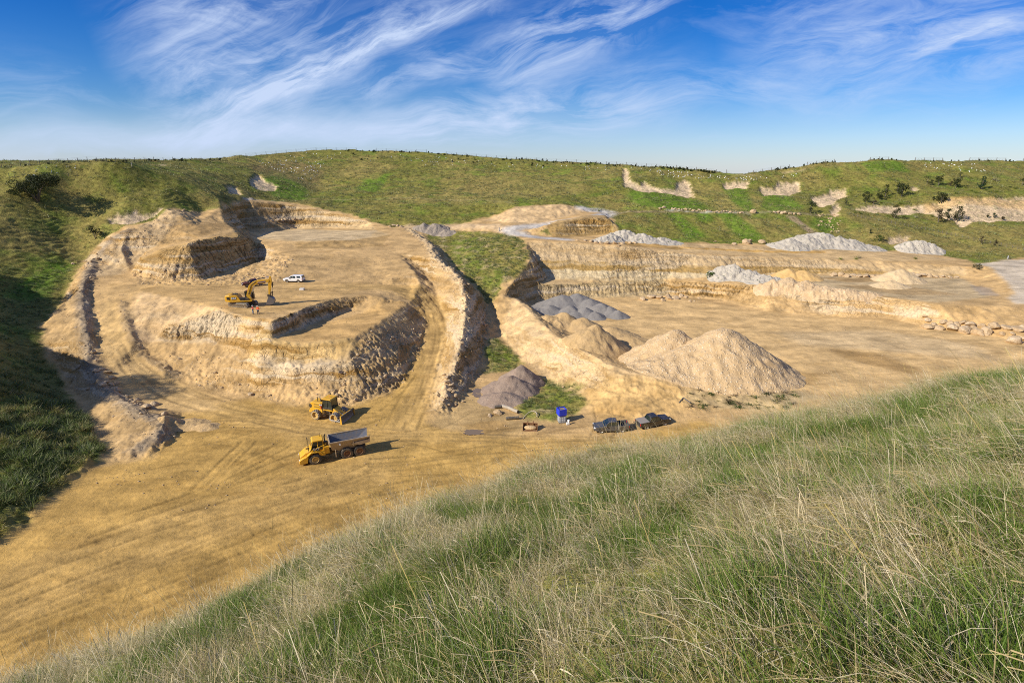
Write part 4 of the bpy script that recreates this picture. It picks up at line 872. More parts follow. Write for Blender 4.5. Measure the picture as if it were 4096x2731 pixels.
# ------------------------------------------------------------------ vehicles
def wheel(parent, x, y, r, w, side, tyre_mat, rim_mat, rimr=.55, lugs=0, name='wheel'):
    M = Matrix.Translation((x, y, r)); s = side
    e = thing_part(name, parent)
    pr = [(r*rimr, -w*.5), (r*.80, -w*.5), (r*.95, -w*.46), (r, -w*.3), (r, w*.3), (r*.95, w*.46), (r*.80, w*.5), (r*rimr, w*.5)]
    m = MB(); m.lathe(pr, 32, M)
    if lugs:
        for k in range(lugs):
            for sd in (-1, 1):
                a = 2*math.pi*(k+(.5 if sd > 0 else 0))/lugs; R_ = Matrix.Translation((x, y, r)) @ Matrix.Rotation(a, 4, 'Y')
                m.box(r*.97, r*1.045, sd*w*.02, sd*w*.47, -r*.05, r*.06, 0, R_ @ Matrix.Rotation(sd*.5, 4, 'X'))
    o = m.build('tyre', tyre_mat, e)
    m = MB(); R0 = r*rimr; m.lathe([(R0*1.04, s*w*.5), (R0*.98, s*w*.52), (R0*.92, s*w*.40), (R0*.72, s*w*.18), (R0*.40, s*w*.22), (R0*.36, s*w*.36), (.02, s*w*.38)], 24, M); m.lathe([(R0*1.02, -s*w*.45), (.02, -s*w*.3)], 20, M)
    m.build('rim', rim_mat, e); return e
def thing_part(name, parent):
    o = bpy.data.objects.new(name, None); COL.objects.link(o); o.parent = parent; o.empty_display_size = .1; return o
def build_truck(loc, rot):
    t = thing('dump_truck', 'yellow six-wheeled articulated dump truck with an empty tray on the orange haul floor', 'dump truck', loc, 0, None, rot)
    # frames
    m = MB(); m.box(1.1, 4.0, -.45, .45, .75, 1.25, .05).box(-4.2, .5, -.42, .42, .85, 1.25, .05).cyl((.8, 0, .6), (.8, 0, 1.5), .28).box(.3, 1.2, -.35, .35, .8, 1.2, .04)
    for x in (2.9, -1.45, -3.15): m.cyl((x, -1, .8), (x, 1, .8), .2)
    m.box(-3.3, -1.2, -.85, -.65, .7, .9, .03).box(-3.3, -1.2, .65, .85, .7, .9, .03).build('chassis', DARKM, t)
    # hood: wide wedge falling to the nose
    hood = MB(); hood.prism([(3.0, 2.25), (4.15, 1.78), (4.85, 1.28), (4.92, .78), (4.4, .62), (3.0, 1.3)], [-1.05, -.95, -.85, -.85, -1.0, -1.1], [1.05, .95, .85, .85, 1.0, 1.1], bev=.06).build('hood', YEL, t)
    f = MB()
    for s in (-1, 1):
        f.prism([(3.9, .5), (4.75, .45), (4.95, .62), (4.93, 1.0), (4.5, 1.25), (3.95, 1.45), (3.75, 1.3)], s*.8, s*1.38, bev=.04)
        f.prism([(1.75, 1.45), (2.0, 1.80), (2.5, 1.98), (3.3, 1.98), (3.9, 1.5), (3.9, 1.42), (3.3, 1.88), (2.5, 1.88), (2.05, 1.70), (1.85, 1.40)], s*.9, s*1.44)
    f.box(4.35, 4.98, -1.3, 1.3, .42, .62, .05); f.build_each('front_fender', YEL, t)
    g = MB(); g.prism([(4.86, 1.24), (4.95, .8), (4.97, .8), (4.89, 1.25)], -.62, .62)
    for k in range(5): g.box(3.45+.0*k, 3.95, -.18+.09*k-.02, -.18+.09*k+.02, 2.07, 2.09, 0, Matrix.Translation((0, 0, -.0)))
    g.build_each('grille', BLK, t)
    for s in (-1, 1): MB().box(4.86, 4.965, s*.95-.14, s*.95+.14, .82, 1.05, .03).build('headlight', LAMP, t)
    # cab
    c = thing_part('cab', t)
    MB().box(1.55, 3.05, -.78, .78, 1.25, 1.95, .05).prism([(1.5, 3.22), (1.6, 3.42), (2.95, 3.42), (3.12, 3.24)], -.86, .86, bev=.05).build_each('cab_shell', YEL, c)
    gl = MB(); gl.prism([(1.6, 1.9), (1.6, 3.25), (2.9, 3.25), (3.32, 1.95)], [-.76, -.7, -.7, -.76], [.76, .7, .7, .76]).build_each('window', glass_mat(), c)
    p = MB()
    for s in (-1, 1):
        p.tube([(3.34, s*.76, 1.95), (2.93, s*.71, 3.25)], .045).tube([(2.35, s*.78, 1.9), (2.3, s*.73, 3.25)], .045).tube([(1.6, s*.78, 1.9), (1.6, s*.72, 3.25)], .06)
    p.build_each('pillar', YEL, c)
    for s in (-1, 1):
        q = MB(); q.box(2.15, 3.35, s*.98-.2, s*.98+.2, 1.45, 1.62, .03).box(1.45, 2.3, s*1.0-.3, s*1.0+.3, 1.2, 1.75, .05); q.build('step_deck', BEDOUT if s < 0 else YEL, t)
        q = MB(); q.tube([(3.2, s*1.25, 1.5), (3.2, s*1.25, 2.3), (2.3, s*1.25, 2.55), (1.5, s*1.22, 2.75), (1.2, s*1.0, 2.75)], .035).tube([(2.7, s*1.25, 1.5), (2.7, s*1.25, 2.42)], .03).tube([(2.1, s*1.25, 1.5), (2.1, s*1.25, 2.6)], .03).tube([(1.5, s*1.22, 1.4), (1.5, s*1.22, 2.75)], .03); q.build('handrail', YEL, t)
        q = MB(); q.tube([(3.25, s*.8, 2.0), (3.6, s*1.2, 2.1), (3.62, s*1.25, 3.1)], .028).box(3.55, 3.66, s*1.28-.13, s*1.28+.13, 2.45, 3.15, .02).tube([(3.3, s*.8, 2.9), (3.62, s*1.25, 3.0)], .025); q.build('mirror', BLK, t)
    MB().prism([(1.9, 1.99), (1.9, 2.45), (3.2, 2.45), (3.45, 1.99)], .98, 1.02).build_each('black_panel', BLK, t)
    letters('CAT', .44, 'lettering', WHT, t, Mside(2.6, 1.03, 2.21, 1), .008)
    MB().tube([(1.3, -.5, 1.4), (1.3, -.5, 3.2), (1.15, -.5, 3.55)], .09, 8).cyl((1.25, .35, 2.2), (1.25, .35, 2.9), .26).tube([(1.9, -.4, 3.4), (1.9, -.4, 3.8)], .03).sphere((1.9, -.4, 3.85), .08).build('exhaust', BLK, t)
    MB().box(.85, 1.5, -.95, .95, 1.2, 2.3, .06).build('engine_deck', YEL, t)
    # tray, open at the back, floor rising towards the tail
    b = thing_part('tray', t)
    def shell(pts_o, w0, w1, n, mat):
        pass
    lo = [(.55, 1.55), (-.4, 1.32), (-2.6, 1.32), (-4.6, 1.95)]; hi = [(.75, 2.95), (-.4, 2.78), (-2.6, 2.78), (-4.75, 2.92)]
    wl, wh = .92, 1.42
    mo = MB()
    for s in (-1, 1):
        for (a0, a1, b0, b1) in zip(lo[:-1], lo[1:], hi[:-1], hi[1:]):
            mo.quad((a0[0], s*wl, a0[1]), (a1[0], s*wl, a1[1]), (b1[0], s*wh, b1[1]), (b0[0], s*wh, b0[1]))
        mo.prism([(.78, 2.98), (.78, 2.80), (-4.78, 2.78), (-4.78, 2.98)], s*1.38, s*1.5, bev=.02)
        mo.prism([(-2.2, 2.2), (-3.3, 1.85), (-4.72, 2.05), (-4.78, 2.75), (-4.5, 2.5), (-2.6, 2.35)], s*1.28, s*1.46, bev=.02)
        mo.box(-2.5, -2.35, s*1.42-.05, s*1.42+.05, 1.9, 2.8)
    for (a0, a1) in zip(lo[:-1], lo[1:]): mo.quad((a0[0], -wl, a0[1]), (a1[0], -wl, a1[1]), (a1[0], wl, a1[1]), (a0[0], wl, a0[1]))
    mo.quad((.55, -wl, 1.55), (.55, wl, 1.55), (.75, wh, 2.95), (.75, -wh, 2.95)); mo.prism([(.70, 3.0), (.86, 3.0), (.86, 2.7), (.66, 2.7)], -1.45, 1.45)
    mo.build('tray_shell', BEDOUT, b)
    mi = MB(); d = .05
    for s in (-1, 1):
        for (a0, a1, b0, b1) in zip(lo[:-1], lo[1:], hi[:-1], hi[1:]):
            mi.quad((a0[0]-d, s*(wl-d), a0[1]+d), (a1[0]-d, s*(wl-d), a1[1]+d), (b1[0]-d, s*(wh-d), b1[1]), (b0[0]-d, s*(wh-d), b0[1]))
    for (a0, a1) in zip(lo[:-1], lo[1:]): mi.quad((a0[0]-d, -wl+d, a0[1]+d), (a1[0]-d, -wl+d, a1[1]+d), (a1[0]-d, wl-d, a1[1]+d), (a0[0]-d, wl-d, a0[1]+d))
    mi.quad((.5, -wl+d, 1.6), (.5, wl-d, 1.6), (.69, wh-d, 2.95), (.69, -wh+d, 2.95)); mi.build('tray_lining', BEDIN, b)
    MB().cyl((-.6, 1.15, 2.45), (-.6, 1.50, 2.45), .13).build('side_lamp', LAMP, b)
    for s in (-1, 1): MB().cyl((-.1, s*.75, 1.1), (-1.0, s*.8, 1.35), .11).cyl((-1.0, s*.8, 1.35), (-1.9, s*.85, 1.6), .07).build('lift_cylinder', STEEL, t)
    for s in (-1, 1): MB().box(.0, .12, s*1.1-.18, s*1.1+.18, .55, 1.6, .02).build('mud_flap', BEDOUT, t)
    for x in (2.85, -1.45, -3.20):
        for s in (-1, 1): wheel(t, x, s*1.12, .83, .62, s, RUBBER, RUST if x < 0 else RIMY, .56, 20)
    return t
def build_excavator(loc, rot, twist):
    t = thing('excavator', 'yellow tracked excavator with raised boom and bucket resting on the middle bench', 'excavator', loc, 0, None, rot)
    tr = Matrix.Rotation(twist, 4, 'Z')
    for s in (-1, 1):
        e = thing_part('track', t); y0, y1 = s*1.35-.32, s*1.35+.32
        prof = []
        for k in range(9): a = math.pi/2-math.pi*k/8; prof.append((1.95+.50*math.cos(a), .50+.47*math.sin(a)))
        for k in range(9): a = -math.pi/2-math.pi*k/8; prof.append((-1.95+.50*math.cos(a), .50+.47*math.sin(a)))
        m = MB(); m.prism(prof, y0, y1, tr)
        for k in range(15):
            x = -2.0+4.0*k/14
            m.box(x-.09, x+.09, y0-.02, y1+.02, .93, 1.01, 0, tr); m.box(x-.09, x+.09, y0-.02, y1+.02, -.01, .05, 0, tr)
        for k in range(7):
            a = -math.pi/2+math.pi*k/6
            for sg in (-1, 1): m.box(.44, .53, y0-.02, y1+.02, -.10, .10, 0, tr @ Matrix.Translation((sg*1.95, 0, .5)) @ Matrix.Rotation(-(a if sg > 0 else math.pi-a), 4, 'Y'))
        m.build('track_belt', TRACKM, e)
        ys = s*1.35-.34 if s < 0 else s*1.35+.34
        m = MB()
        for x in (-1.95, 1.95): m.prism([(x+.34*math.cos(q*math.pi/6), .5+.34*math.sin(q*math.pi/6)) for q in range(12)], min(ys, ys+.03*s), max(ys, ys+.03*s), tr)
        for k in range(6): x = -1.3+2.6*k/5; m.prism([(x+.16*math.cos(q*math.pi/6), .28+.16*math.sin(q*math.pi/6)) for q in range(12)], min(ys, ys+.03*s), max(ys, ys+.03*s), tr)
        m.prism([(-1.6, .42), (1.6, .42), (1.4, .72), (-1.4, .72)], min(ys, ys+.02*s), max(ys, ys+.02*s), tr); m.build('track_roller', DARKM, e)
    MB().box(-1.2, 1.2, -1.1, 1.1, .5, .95, .08, tr).cyl((0, 0, .9), (0, 0, 1.2), .75, n=24).build('undercarriage', DARKM, t)
    MB().prism([(-2.2, 1.18), (2.15, 1.18), (2.3, 1.38), (2.2, 1.5), (-2.2, 1.5)], -1.5, 1.5, bev=.04).build('deck', YEL, t)
    e = thing_part('counterweight', t)
    MB().prism([(-3.25, 1.45), (-3.05, 1.2), (-2.15, 1.2), (-2.15, 2.62), (-3.0, 2.62), (-3.22, 2.3)], [-1.2, -1.2, -1.5, -1.5, -1.2, -1.2], [1.2, 1.2, 1.5, 1.5, 1.2, 1.2], bev=.08).build('weight_block', YEL, e)
    MB().box(-3.27, -3.20, -.9, .9, 1.75, 2.2, .02).build('stripe_panel', WHT, e)
    MB().prism([(-2.15, 1.5), (-2.15, 2.6), (-.75, 2.6), (-.25, 1.95), (-.1, 1.5)], -1.48, 1.0, bev=.05).build('engine_hood', YEL, t)
    MB().box(-1.9, -.9, -.9, .5, 2.6, 2.72, .04).tube([(-1.6, -.7, 2.7), (-1.6, -.7, 3.05)], .07).build('hood_cover', BLK, t)
    MB().prism([(-.1, 1.5), (-.3, 2.02), (1.55, 2.02), (1.75, 1.5)], -1.52, -.55, bev=.03).build('tool_box', BLK, t)
    MB().prism([(1.3, 1.5), (1.3, 2.15), (2.0, 2.05), (2.25, 1.6), (2.2, 1.5)], -1.35, -.6, bev=.04).build('front_step', YEL, t)
    MB().box(-2.75, -2.18, -1.53, -1.515, 1.7, 2.3).prism([(-1.75, 1.72), (-1.75, 2.28), (-.9, 2.28), (-.9, 1.72)], -1.515, -1.495).build_each('black_panel', BLK, t)
    letters('CAT', .52, 'lettering', WHT, t, Mside(-1.32, -1.525, 2.0, -1), .008)
    m = MB(); m.tube([(-.3, -1.4, 2.0), (-.3, -1.4, 2.9), (.7, -1.4, 2.9), (1.5, -1.35, 2.0)], .03).tube([(.2, -1.4, 2.0), (.2, -1.4, 2.9)], .025).tube([(-.9, -1.35, 2.6), (-.9, -1.35, 3.15), (-.3, -1.4, 2.9)], .03).tube([(.7, -1.4, 2.0), (.7, -1.4, 2.9)], .025); m.build('handrail', BLK, t)
    c = thing_part('cab', t)
    MB().prism([(.35, 1.5), (.35, 3.05), (.55, 3.15), (1.75, 3.15), (2.0, 2.95), (2.2, 2.2), (2.15, 1.5)], .5, 1.5, bev=.04).build('cab_shell', BLK, c)
    m = MB(); m.prism([(.5, 2.15), (.5, 2.98), (1.75, 2.98), (2.02, 2.2)], .485, .495).prism([(.5, 2.15), (.5, 2.98), (1.75, 2.98), (2.02, 2.2)], 1.505, 1.515); m.quad((2.235, .6, 2.15), (2.235, 1.4, 2.15), (2.03, 1.4, 2.95), (2.03, .6, 2.95)); m.build_each('window', glass_mat(), c)
    MB().box(.7, 1.5, .7, 1.3, 3.15, 3.24, .03).build('roof_hatch', RED, c)
    # front equipment: boom, stick, bucket and their cylinders
    bm_ = thing_part('boom', t)
    prof = [(1.05, 1.75), (1.55, 1.95), (2.35, 4.00), (3.2, 4.72), (5.75, 5.05), (6.0, 5.3), (5.8, 5.62), (3.6, 5.55), (2.5, 5.2), (1.6, 4.35), (.92, 2.2)]
    MB().prism(prof, -.32, .32, bev=.03).build('boom_beam', YEL, bm_)
    MB().prism([(3.55, 4.90), (3.55, 5.12), (5.2, 5.36), (5.2, 5.14)], -.335, -.325).build('boom_sign', paint_mat('purple sign', (.12, .10, .22), .5, 0, .05), bm_)
    MB().tube([(1.4, -.36, 2.6), (2.2, -.36, 4.6), (3.2, -.36, 5.3)], .04).tube([(1.3, .36, 2.6), (2.1, .36, 4.6), (3.2, .36, 5.3)], .04).build('boom_hose', BLK, bm_)
    def ram(p0, p1, k, r, parent, name, y):
        a, b = Vector((p0[0], y, p0[1])), Vector((p1[0], y, p1[1])); q = a.lerp(b, k)
        o = MB().cyl(a, q, r).build(name, BLK, parent); MB().cyl(q, b, r*.62).build('rod', CHROME, o)
    for y in (-.52, .52): ram((1.75, 1.75), (2.75, 4.45), .45, .13, bm_, 'boom_cylinder', y)
    ram((3.5, 5.75), (6.12, 6.2), .62, .12, bm_, 'stick_cylinder', 0)
    st = thing_part('stick', t)
    MB().prism([(6.08, 6.35), (6.35, 6.30), (6.42, 5.2), (6.05, 3.6), (5.75, 2.2), (5.5, 2.15), (5.45, 2.4), (5.62, 4.6), (5.75, 5.5)], -.24, .24, bev=.03).build('stick_beam', YEL, st)
    ram((6.55, 5.0), (6.25, 3.0), .55, .10, st, 'bucket_cylinder', 0)
    MB().prism([(6.22, 3.05), (6.35, 2.95), (5.95, 2.45), (5.85, 2.55)], -.22, .22).prism([(6.3, 3.0), (6.4, 2.9), (6.15, 1.65), (6.0, 1.7)], -.16, .16).build('bucket_link', DARKM, st)
    k = thing_part('bucket', t)
    out = [(5.5, 2.0), (6.15, 1.75), (6.5, 1.35), (6.6, .8), (6.3, .35), (5.7, .15), (4.75, .22)]; inn = [(4.9, .32), (5.7, .30), (6.2, .48), (6.44, .82), (6.35, 1.28), (6.05, 1.6), (5.5, 1.82)]
    MB().prism(out+inn, -.72, .72).prism(out, -.76, -.70).prism(out, .70, .76).build('bucket_shell', STEEL, k)
    for y in (-.6, -.3, 0, .3, .6): MB().prism([(4.85, .2), (4.85, .34), (4.45, .2)], y-.07, y+.07).build('tooth', STEEL, k)
    MB().box(5.2, 5.9, -.4, .4, 1.85, 2.35, .05).build('coupler', DARKM, k)
    return t
def build_compactor(loc, rot):
    t = thing('soil_compactor', 'yellow wheeled compactor with steel-lugged wheels and a dozer blade below the rock face', 'compactor', loc, 0, None, rot)
    e = thing_part('engine_hood', t)
    MB().prism([(-3.0, 1.05), (-3.05, 2.55), (-2.7, 2.72), (-.75, 2.72), (-.75, 1.05)], -.95, .95, bev=.06).build('hood_shell', YEL, e)
    for z in (1.85, 2.3): MB().box(-2.3, -1.1, -.965, -.945, z, z+.22).build('louvre', paint_mat('dark louvre', (.32, .19, .02), .6, 0, .2), e)
    MB().prism([(-1.35, 2.25), (-1.15, 2.62), (-.72, 2.62), (-.72, 2.2)], -.975, -.955).build('black_panel', BLK, e)
    letters('815F', .25, 'lettering', WHT, e, Mside(-.98, -.985, 2.43, -1), .006)
    MB().prism([(-2.98+.28*math.cos(q*math.pi/6), 2.05+.34*math.sin(q*math.pi/6)) for q in range(12)], -.97, -.955).build('air_opening', BLK, e)
    MB().prism([(-3.4, .8), (-3.4, 1.15), (-3.0, 1.6), (-.6, 1.6), (-.6, .75)], -.85, .85, bev=.05).build('rear_frame', YEL, t)
    MB().box(-1.0, -.82, -1.05, -.95, 1.75, 2.3, .03).build('fire_extinguisher', RED, t)
    m = MB(); m.tube([(-2.0, -.3, 2.7), (-2.0, -.3, 3.35), (-2.06, -.3, 3.5)], .06).cyl((-1.4, -.2, 2.7), (-1.4, -.2, 3.0), .14).sphere((-1.4, -.2, 3.05), .2, (1, 1, .7)); m.build('exhaust_stack', BLK, t)
    c = thing_part('cab', t)
    MB().box(-.75, 1.0, -.85, .85, 1.5, 1.95, .05).prism([(-.85, 3.45), (-.7, 3.62), (.85, 3.62), (1.05, 3.45)], -1.0, 1.0, bev=.04).build_each('cab_shell', YEL, c)
    MB().box(-.78, 1.05, -.9, .9, 1.75, 2.05, .03).build('cab_base', BLK, c)
    MB().prism([(-.65, 2.0), (-.65, 3.45), (.9, 3.45), (1.0, 2.0)], -.80, .80).build_each('window', glass_mat(), c)
    m = MB()
    for x0, x1 in ((-.68, -.68), (.15, .15), (1.02, .92)):
        for s in (-1, 1): m.tube([(x0, s*.82, 2.0), (x1, s*.82, 3.46)], .05)
    m.build_each('pillar', BLK, c)
    MB().tube([(.2, 0, 3.6), (.2, 0, 3.75)], .03).sphere((.2, 0, 3.78), .07).build('beacon', paint_mat('orange lens', (.7, .16, .02), .3, 0, .05), c)
    m = MB(); m.tube([(-.6, -1.1, .7), (-.6, -1.1, 1.9), (.0, -1.1, 2.0)], .03).tube([(-.1, -1.1, .7), (-.1, -1.1, 1.6)], .03)
    for z in (.7, 1.05, 1.4): m.box(-.62, -.08, -1.2, -.95, z-.03, z+.03)
    m.build('ladder', BLK, t)
    MB().box(-.2, .55, -.75, .75, .75, 1.55, .05).cyl((.75, 0, .6), (.75, 0, 1.7), .25).build('hitch', DARKM, t)
    MB().prism([(.95, .8), (.95, 1.95), (1.35, 2.0), (2.6, 1.15), (2.75, .8)], -.75, .75, bev=.05).build('front_frame', YEL, t)
    m = MB()
    for s in (-1, 1): m.tube([(.95, s*1.62, .5), (1.4, s*1.68, .42), (3.05, s*1.68, .35), (3.3, s*1.55, .5)], .11, 8).tube([(.95, s*1.62, .5), (1.0, s*1.3, .85), (1.2, s*.9, .9)], .10, 8).tube([(2.4, s*1.68, .4), (3.2, s*1.4, 1.0)], .07)
    m.build_each('push_arm', LUG, t)
    b = thing_part('blade', t)
    prof = []
    for k in range(9): a = math.radians(-38+76*k/8); prof.append((3.95-.75*math.cos(a), .72+1.0*math.sin(a)/math.sin(math.radians(38))*.66))
    back = [(x-.09, z) for x, z in prof[::-1]]
    MB().prism(prof+back, -1.9, 1.9).build('mouldboard', STEEL, b)
    MB().box(3.1, 3.24, -1.85, 1.85, 1.28, 1.42, .02).box(3.05, 3.16, -1.6, 1.6, .62, .8, .02).prism([(3.2, 0), (3.5, .02), (3.35, 1.4), (3.15, 1.4)], -1.95, -1.89).prism([(3.2, 0), (3.5, .02), (3.35, 1.4), (3.15, 1.4)], 1.89, 1.95).build('blade_frame', YEL, b)
    for s in (-1, 1): o = MB().cyl((1.9, s*.45, 1.6), (2.6, s*.5, 1.25), .11).build('blade_cylinder', BLK, t); MB().cyl((2.6, s*.5, 1.25), (3.15, s*.55, .98), .065).build('rod', CHROME, o)
    MB().tube([(2.0, -.2, 1.9), (2.5, -.1, 1.75), (3.0, -.3, 1.2)], .05).tube([(2.0, .2, 1.9), (2.6, .2, 1.7), (3.0, .3, 1.1)], .05).build('hydraulic_hose', BLK, t)
    for x in (-1.75, 1.75):
        for s in (-1, 1):
            e = thing_part('wheel', t); M = Matrix.Translation((x, s*1.15, .78)); m = MB(); m.lathe([(.50, s*.5), (.66, s*.5), (.66, -s*.5), (.50, -s*.5)], 28, M)
            for k in range(14):
                for j, yy in enumerate((-.38, -.13, .13, .38)):
                    a = 2*math.pi*(k+.5*(j % 2))/14; m.box(.64, .80, yy-.085, yy+.085, -.075, .075, 0, M @ Matrix.Rotation(a, 4, 'Y'))
            m.build('lugged_drum', LUG, e)
            m = MB(); m.lathe([(.64, s*.51), (.52, s*.51), (.47, s*.15), (.22, s*.10), (.20, s*.2), (.01, s*.22)], 24, M); m.build('rim', RIMY, e)
    return t
def build_pickup(loc, rot, label, body, kind='tray', name='pickup_truck'):
    t = thing(name, label, 'pickup' if kind != 'wagon' else 'pickup', loc, 0, None, rot)
    L0, L1 = -2.62, 2.68
    # lower body with a shoulder
    side = [(2.62, .62), (2.70, .80), (2.62, 1.02), (1.25, 1.14), (-2.55, 1.12), (-2.62, .62), (-2.45, .45), (2.35, .42)]
    if kind in ('tray', 'lid'):
        MB().prism([(2.62, .55), (2.72, .80), (2.58, 1.00), (1.2, 1.13), (-.98, 1.13), (-.98, .42), (2.35, .40)], [-.86, -.84, -.80, -.86, -.90, -.90, -.90], [.86, .84, .80, .86, .90, .90, .90], bev=.04).build('body', body, t)
        b = thing_part('cargo_bed', t)
        m = MB()
        for s in (-1, 1): m.box(-2.6, -1.0, s*.9-.06 if s > 0 else -.92, .92 if s > 0 else s*.9+.06, .45, 1.16, .03)
        m.box(-2.66, -2.58, -.9, .9, .5, 1.16, .03).box(-1.04, -.98, -.88, .88, .5, 1.14).box(-2.6, -1.0, -.86, .86, .55, .62); m.build('bed_side', body, b)
        if kind == 'lid': MB().box(-2.62, -1.0, -.86, .86, 1.15, 1.21, .02).build('bed_cover', paint_mat('grey vinyl cover', (.24, .22, .21), .7, 0, .3), b)
    else:
        MB().prism([(2.62, .55), (2.72, .80), (2.58, 1.00), (1.2, 1.13), (-2.58, 1.14), (-2.66, .6), (-2.5, .42), (2.35, .40)], [-.86, -.84, -.80, -.86, -.90, -.88, -.9, -.90], [.86, .84, .80, .86, .90, .88, .9, .90], bev=.04).build('body', body, t)
    # wheel-arch blacks and sills
    m = MB()
    for x in (1.62, -1.55):
        for s in (-1, 1): m.prism([(x+.48*math.cos(q*math.pi/10), .40+.46*math.sin(q*math.pi/10)) for q in range(11)]+[(x-.48, .36), (x+.48, .36)], min(s*.87, s*.925), max(s*.87, s*.925))
    m.box(-1.0, 1.1, -.93, .93, .34, .42, .02).build_each('wheel_arch', BLK, t)
    c = thing_part('cabin', t); top = 1.80
    if kind == 'canopy': roof = [(1.25, 1.10), (.45, top-.04), (.1, top), (-2.2, top+.02), (-2.45, top-.06), (-2.62, 1.12)]
    else: roof = [(1.25, 1.10), (.42, top-.05), (.1, top), (-.62, top), (-.80, top-.06), (-1.08, 1.12)]
    wb, wt = .86, .68; yy = [wb if z < 1.3 else wt for x, z in roof]
    MB().prism(roof, [-q for q in yy], yy, bev=.03).build('cab_shell', body, c)
    def sideglass(pts):
        m = MB()
        for s in (-1, 1):
            q = [Vector((x, s*((wb+(wt-wb)*(z-1.1)/(top-1.1))+.012), z)) for x, z in pts]; m.quad(*q); 
        return m
    sideglass([(.98, 1.16), (.40, 1.68), (.10, 1.71), (.10, 1.16)]).build_each('front_window', glass_mat(), c)
    sideglass([(.02, 1.16), (.02, 1.71), (-.55, 1.71), (-.80, 1.60), (-.86, 1.16)]).build_each('rear_window', glass_mat(), c)
    if kind == 'canopy': sideglass([(-1.15, 1.22), (-1.12, 1.68), (-2.12, 1.68), (-2.25, 1.22)]).build_each('canopy_window', glass_mat(), c); MB().quad((-2.64, -.72, 1.2), (-2.64, .72, 1.2), (-2.50, .6, 1.72), (-2.50, -.6, 1.72)).build('tail_window', glass_mat(), c)
    else: MB().quad((-1.09, -.7, 1.2), (-1.09, .7, 1.2), (-.84, .58, 1.7), (-.84, -.58, 1.7)).build('tail_window', glass_mat(), c)
    MB().quad((1.235, -.78, 1.14), (1.235, .78, 1.14), (.47, .62, 1.735), (.47, -.62, 1.735)).build('windscreen', glass_mat(), c)
    MB().box(2.52, 2.74, -.84, .84, .42, .62, .04).prism([(2.70, .70), (2.71, .92), (2.66, .96), (2.66, .68)], -.5, .5).box(-2.74, -2.6, -.84, .84, .42, .58, .03).build_each('bumper', BLK, t)
    for s in (-1, 1):
        MB().box(2.42, 2.68, s*.68-.16, s*.68+.16, .80, .97, .04).build('headlight', LAMP, t); MB().box(-2.67, -2.55, s*.83-.08, s*.83+.08, .75, 1.1, .02).build('tail_light', RED, t)
        MB().box(.85, 1.0, s*1.0-.11, s*1.0+.11, 1.12, 1.30, .03).build('mirror', WHT if body is WHT else (CHROME if kind == 'tray' else BLK), t)
    MB().box(2.735, 2.75, -.26, .26, .48, .60).build('front_plate', PLATE, t)
    for x in (1.62, -1.55):
        for s in (-1, 1): wheel(t, x, s*.80, .39, .26, s, RUBBER, RIMG, .66)
    return t
# ------------------------------------------------------------------ vehicles on the ground
p, q = on_ground("1424,1822", "1280,1851", 1.12, 5.0); p = p+Vector((math.cos(q[2]), math.sin(q[2]), 0))*.15; build_truck(p, q)
g0 = ground("970,1226")[0]; build_excavator((g0.x, g0.y+.5, gz(g0.x, g0.y+.5)+.02), (0, 0, R(10)), R(-26))
p, q = on_ground("1268,1678", "1348,1684", 1.15, 3.5); build_compactor(p, (q[0], q[1], R(-17)))
def car(rear, front, *a):
    p, q = on_ground(rear, front, .82, 3.15); return build_pickup(p, q, *a)
car("1195,1130", "1149,1130", 'white double cab pickup with a white rear canopy on the middle bench', WHT, 'canopy')
g1 = ground("1001,1151")[0]; build_pickup((g1.x-.1, g1.y+2.2, gz(g1.x-.1, g1.y+2.2)), (0, 0, R(212)), 'maroon pickup parked behind the excavator boom', MAROON, 'tray')
car("2490,1727", "2405,1732", 'slate grey double cab pickup facing left beside the ramp', GREYC, 'tray')
car("2582,1716", "2660,1700", 'black pickup with a grey bed cover, half hidden by grass', DGREY, 'lid')
# ------------------------------------------------------------------ people
def skin(name, nodes, edges, mat, parent=None, sub=1, root=0):
    me = bpy.data.meshes.new(name); me.from_pydata([n[0] for n in nodes], edges, []); o = bpy.data.objects.new(name, me); COL.objects.link(o)
    o.modifiers.new('s', 'SKIN'); o.modifiers.new('u', 'SUBSURF').levels = sub
    for i, n in enumerate(nodes):
        rr = n[1]; me.skin_vertices[0].data[i].radius = (rr, rr) if not isinstance(rr, tuple) else rr
    me.skin_vertices[0].data[root].use_root = True
    dg = bpy.context.evaluated_depsgraph_get(); m2 = bpy.data.meshes.new_from_object(o.evaluated_get(dg)); bpy.data.objects.remove(o); bpy.data.meshes.remove(me)
    m2.polygons.foreach_set('use_smooth', [True]*len(m2.polygons)); m2.materials.clear(); m2.materials.append(mat)
    o = bpy.data.objects.new(name, m2); COL.objects.link(o)
    if parent is not None: o.parent = parent
    return o
SKINM = paint_mat('skin', (.52, .30, .20), .6, 0, 0); HIVIS = paint_mat('hi-vis orange', (.95, .13, .02), .7, 0, .03); REDV = paint_mat('red jacket', (.72, .04, .03), .75, 0, .05); JEAN = paint_mat('blue jeans', (.12, .19, .30), .85, 0, .15); NAVY = paint_mat('navy trousers', (.03, .045, .085), .85, 0, .15); HELM = paint_mat('hard hat', (.80, .80, .78), .35, 0, .05); BOOT = paint_mat('boots', (.10, .06, .035), .8, 0, .3)
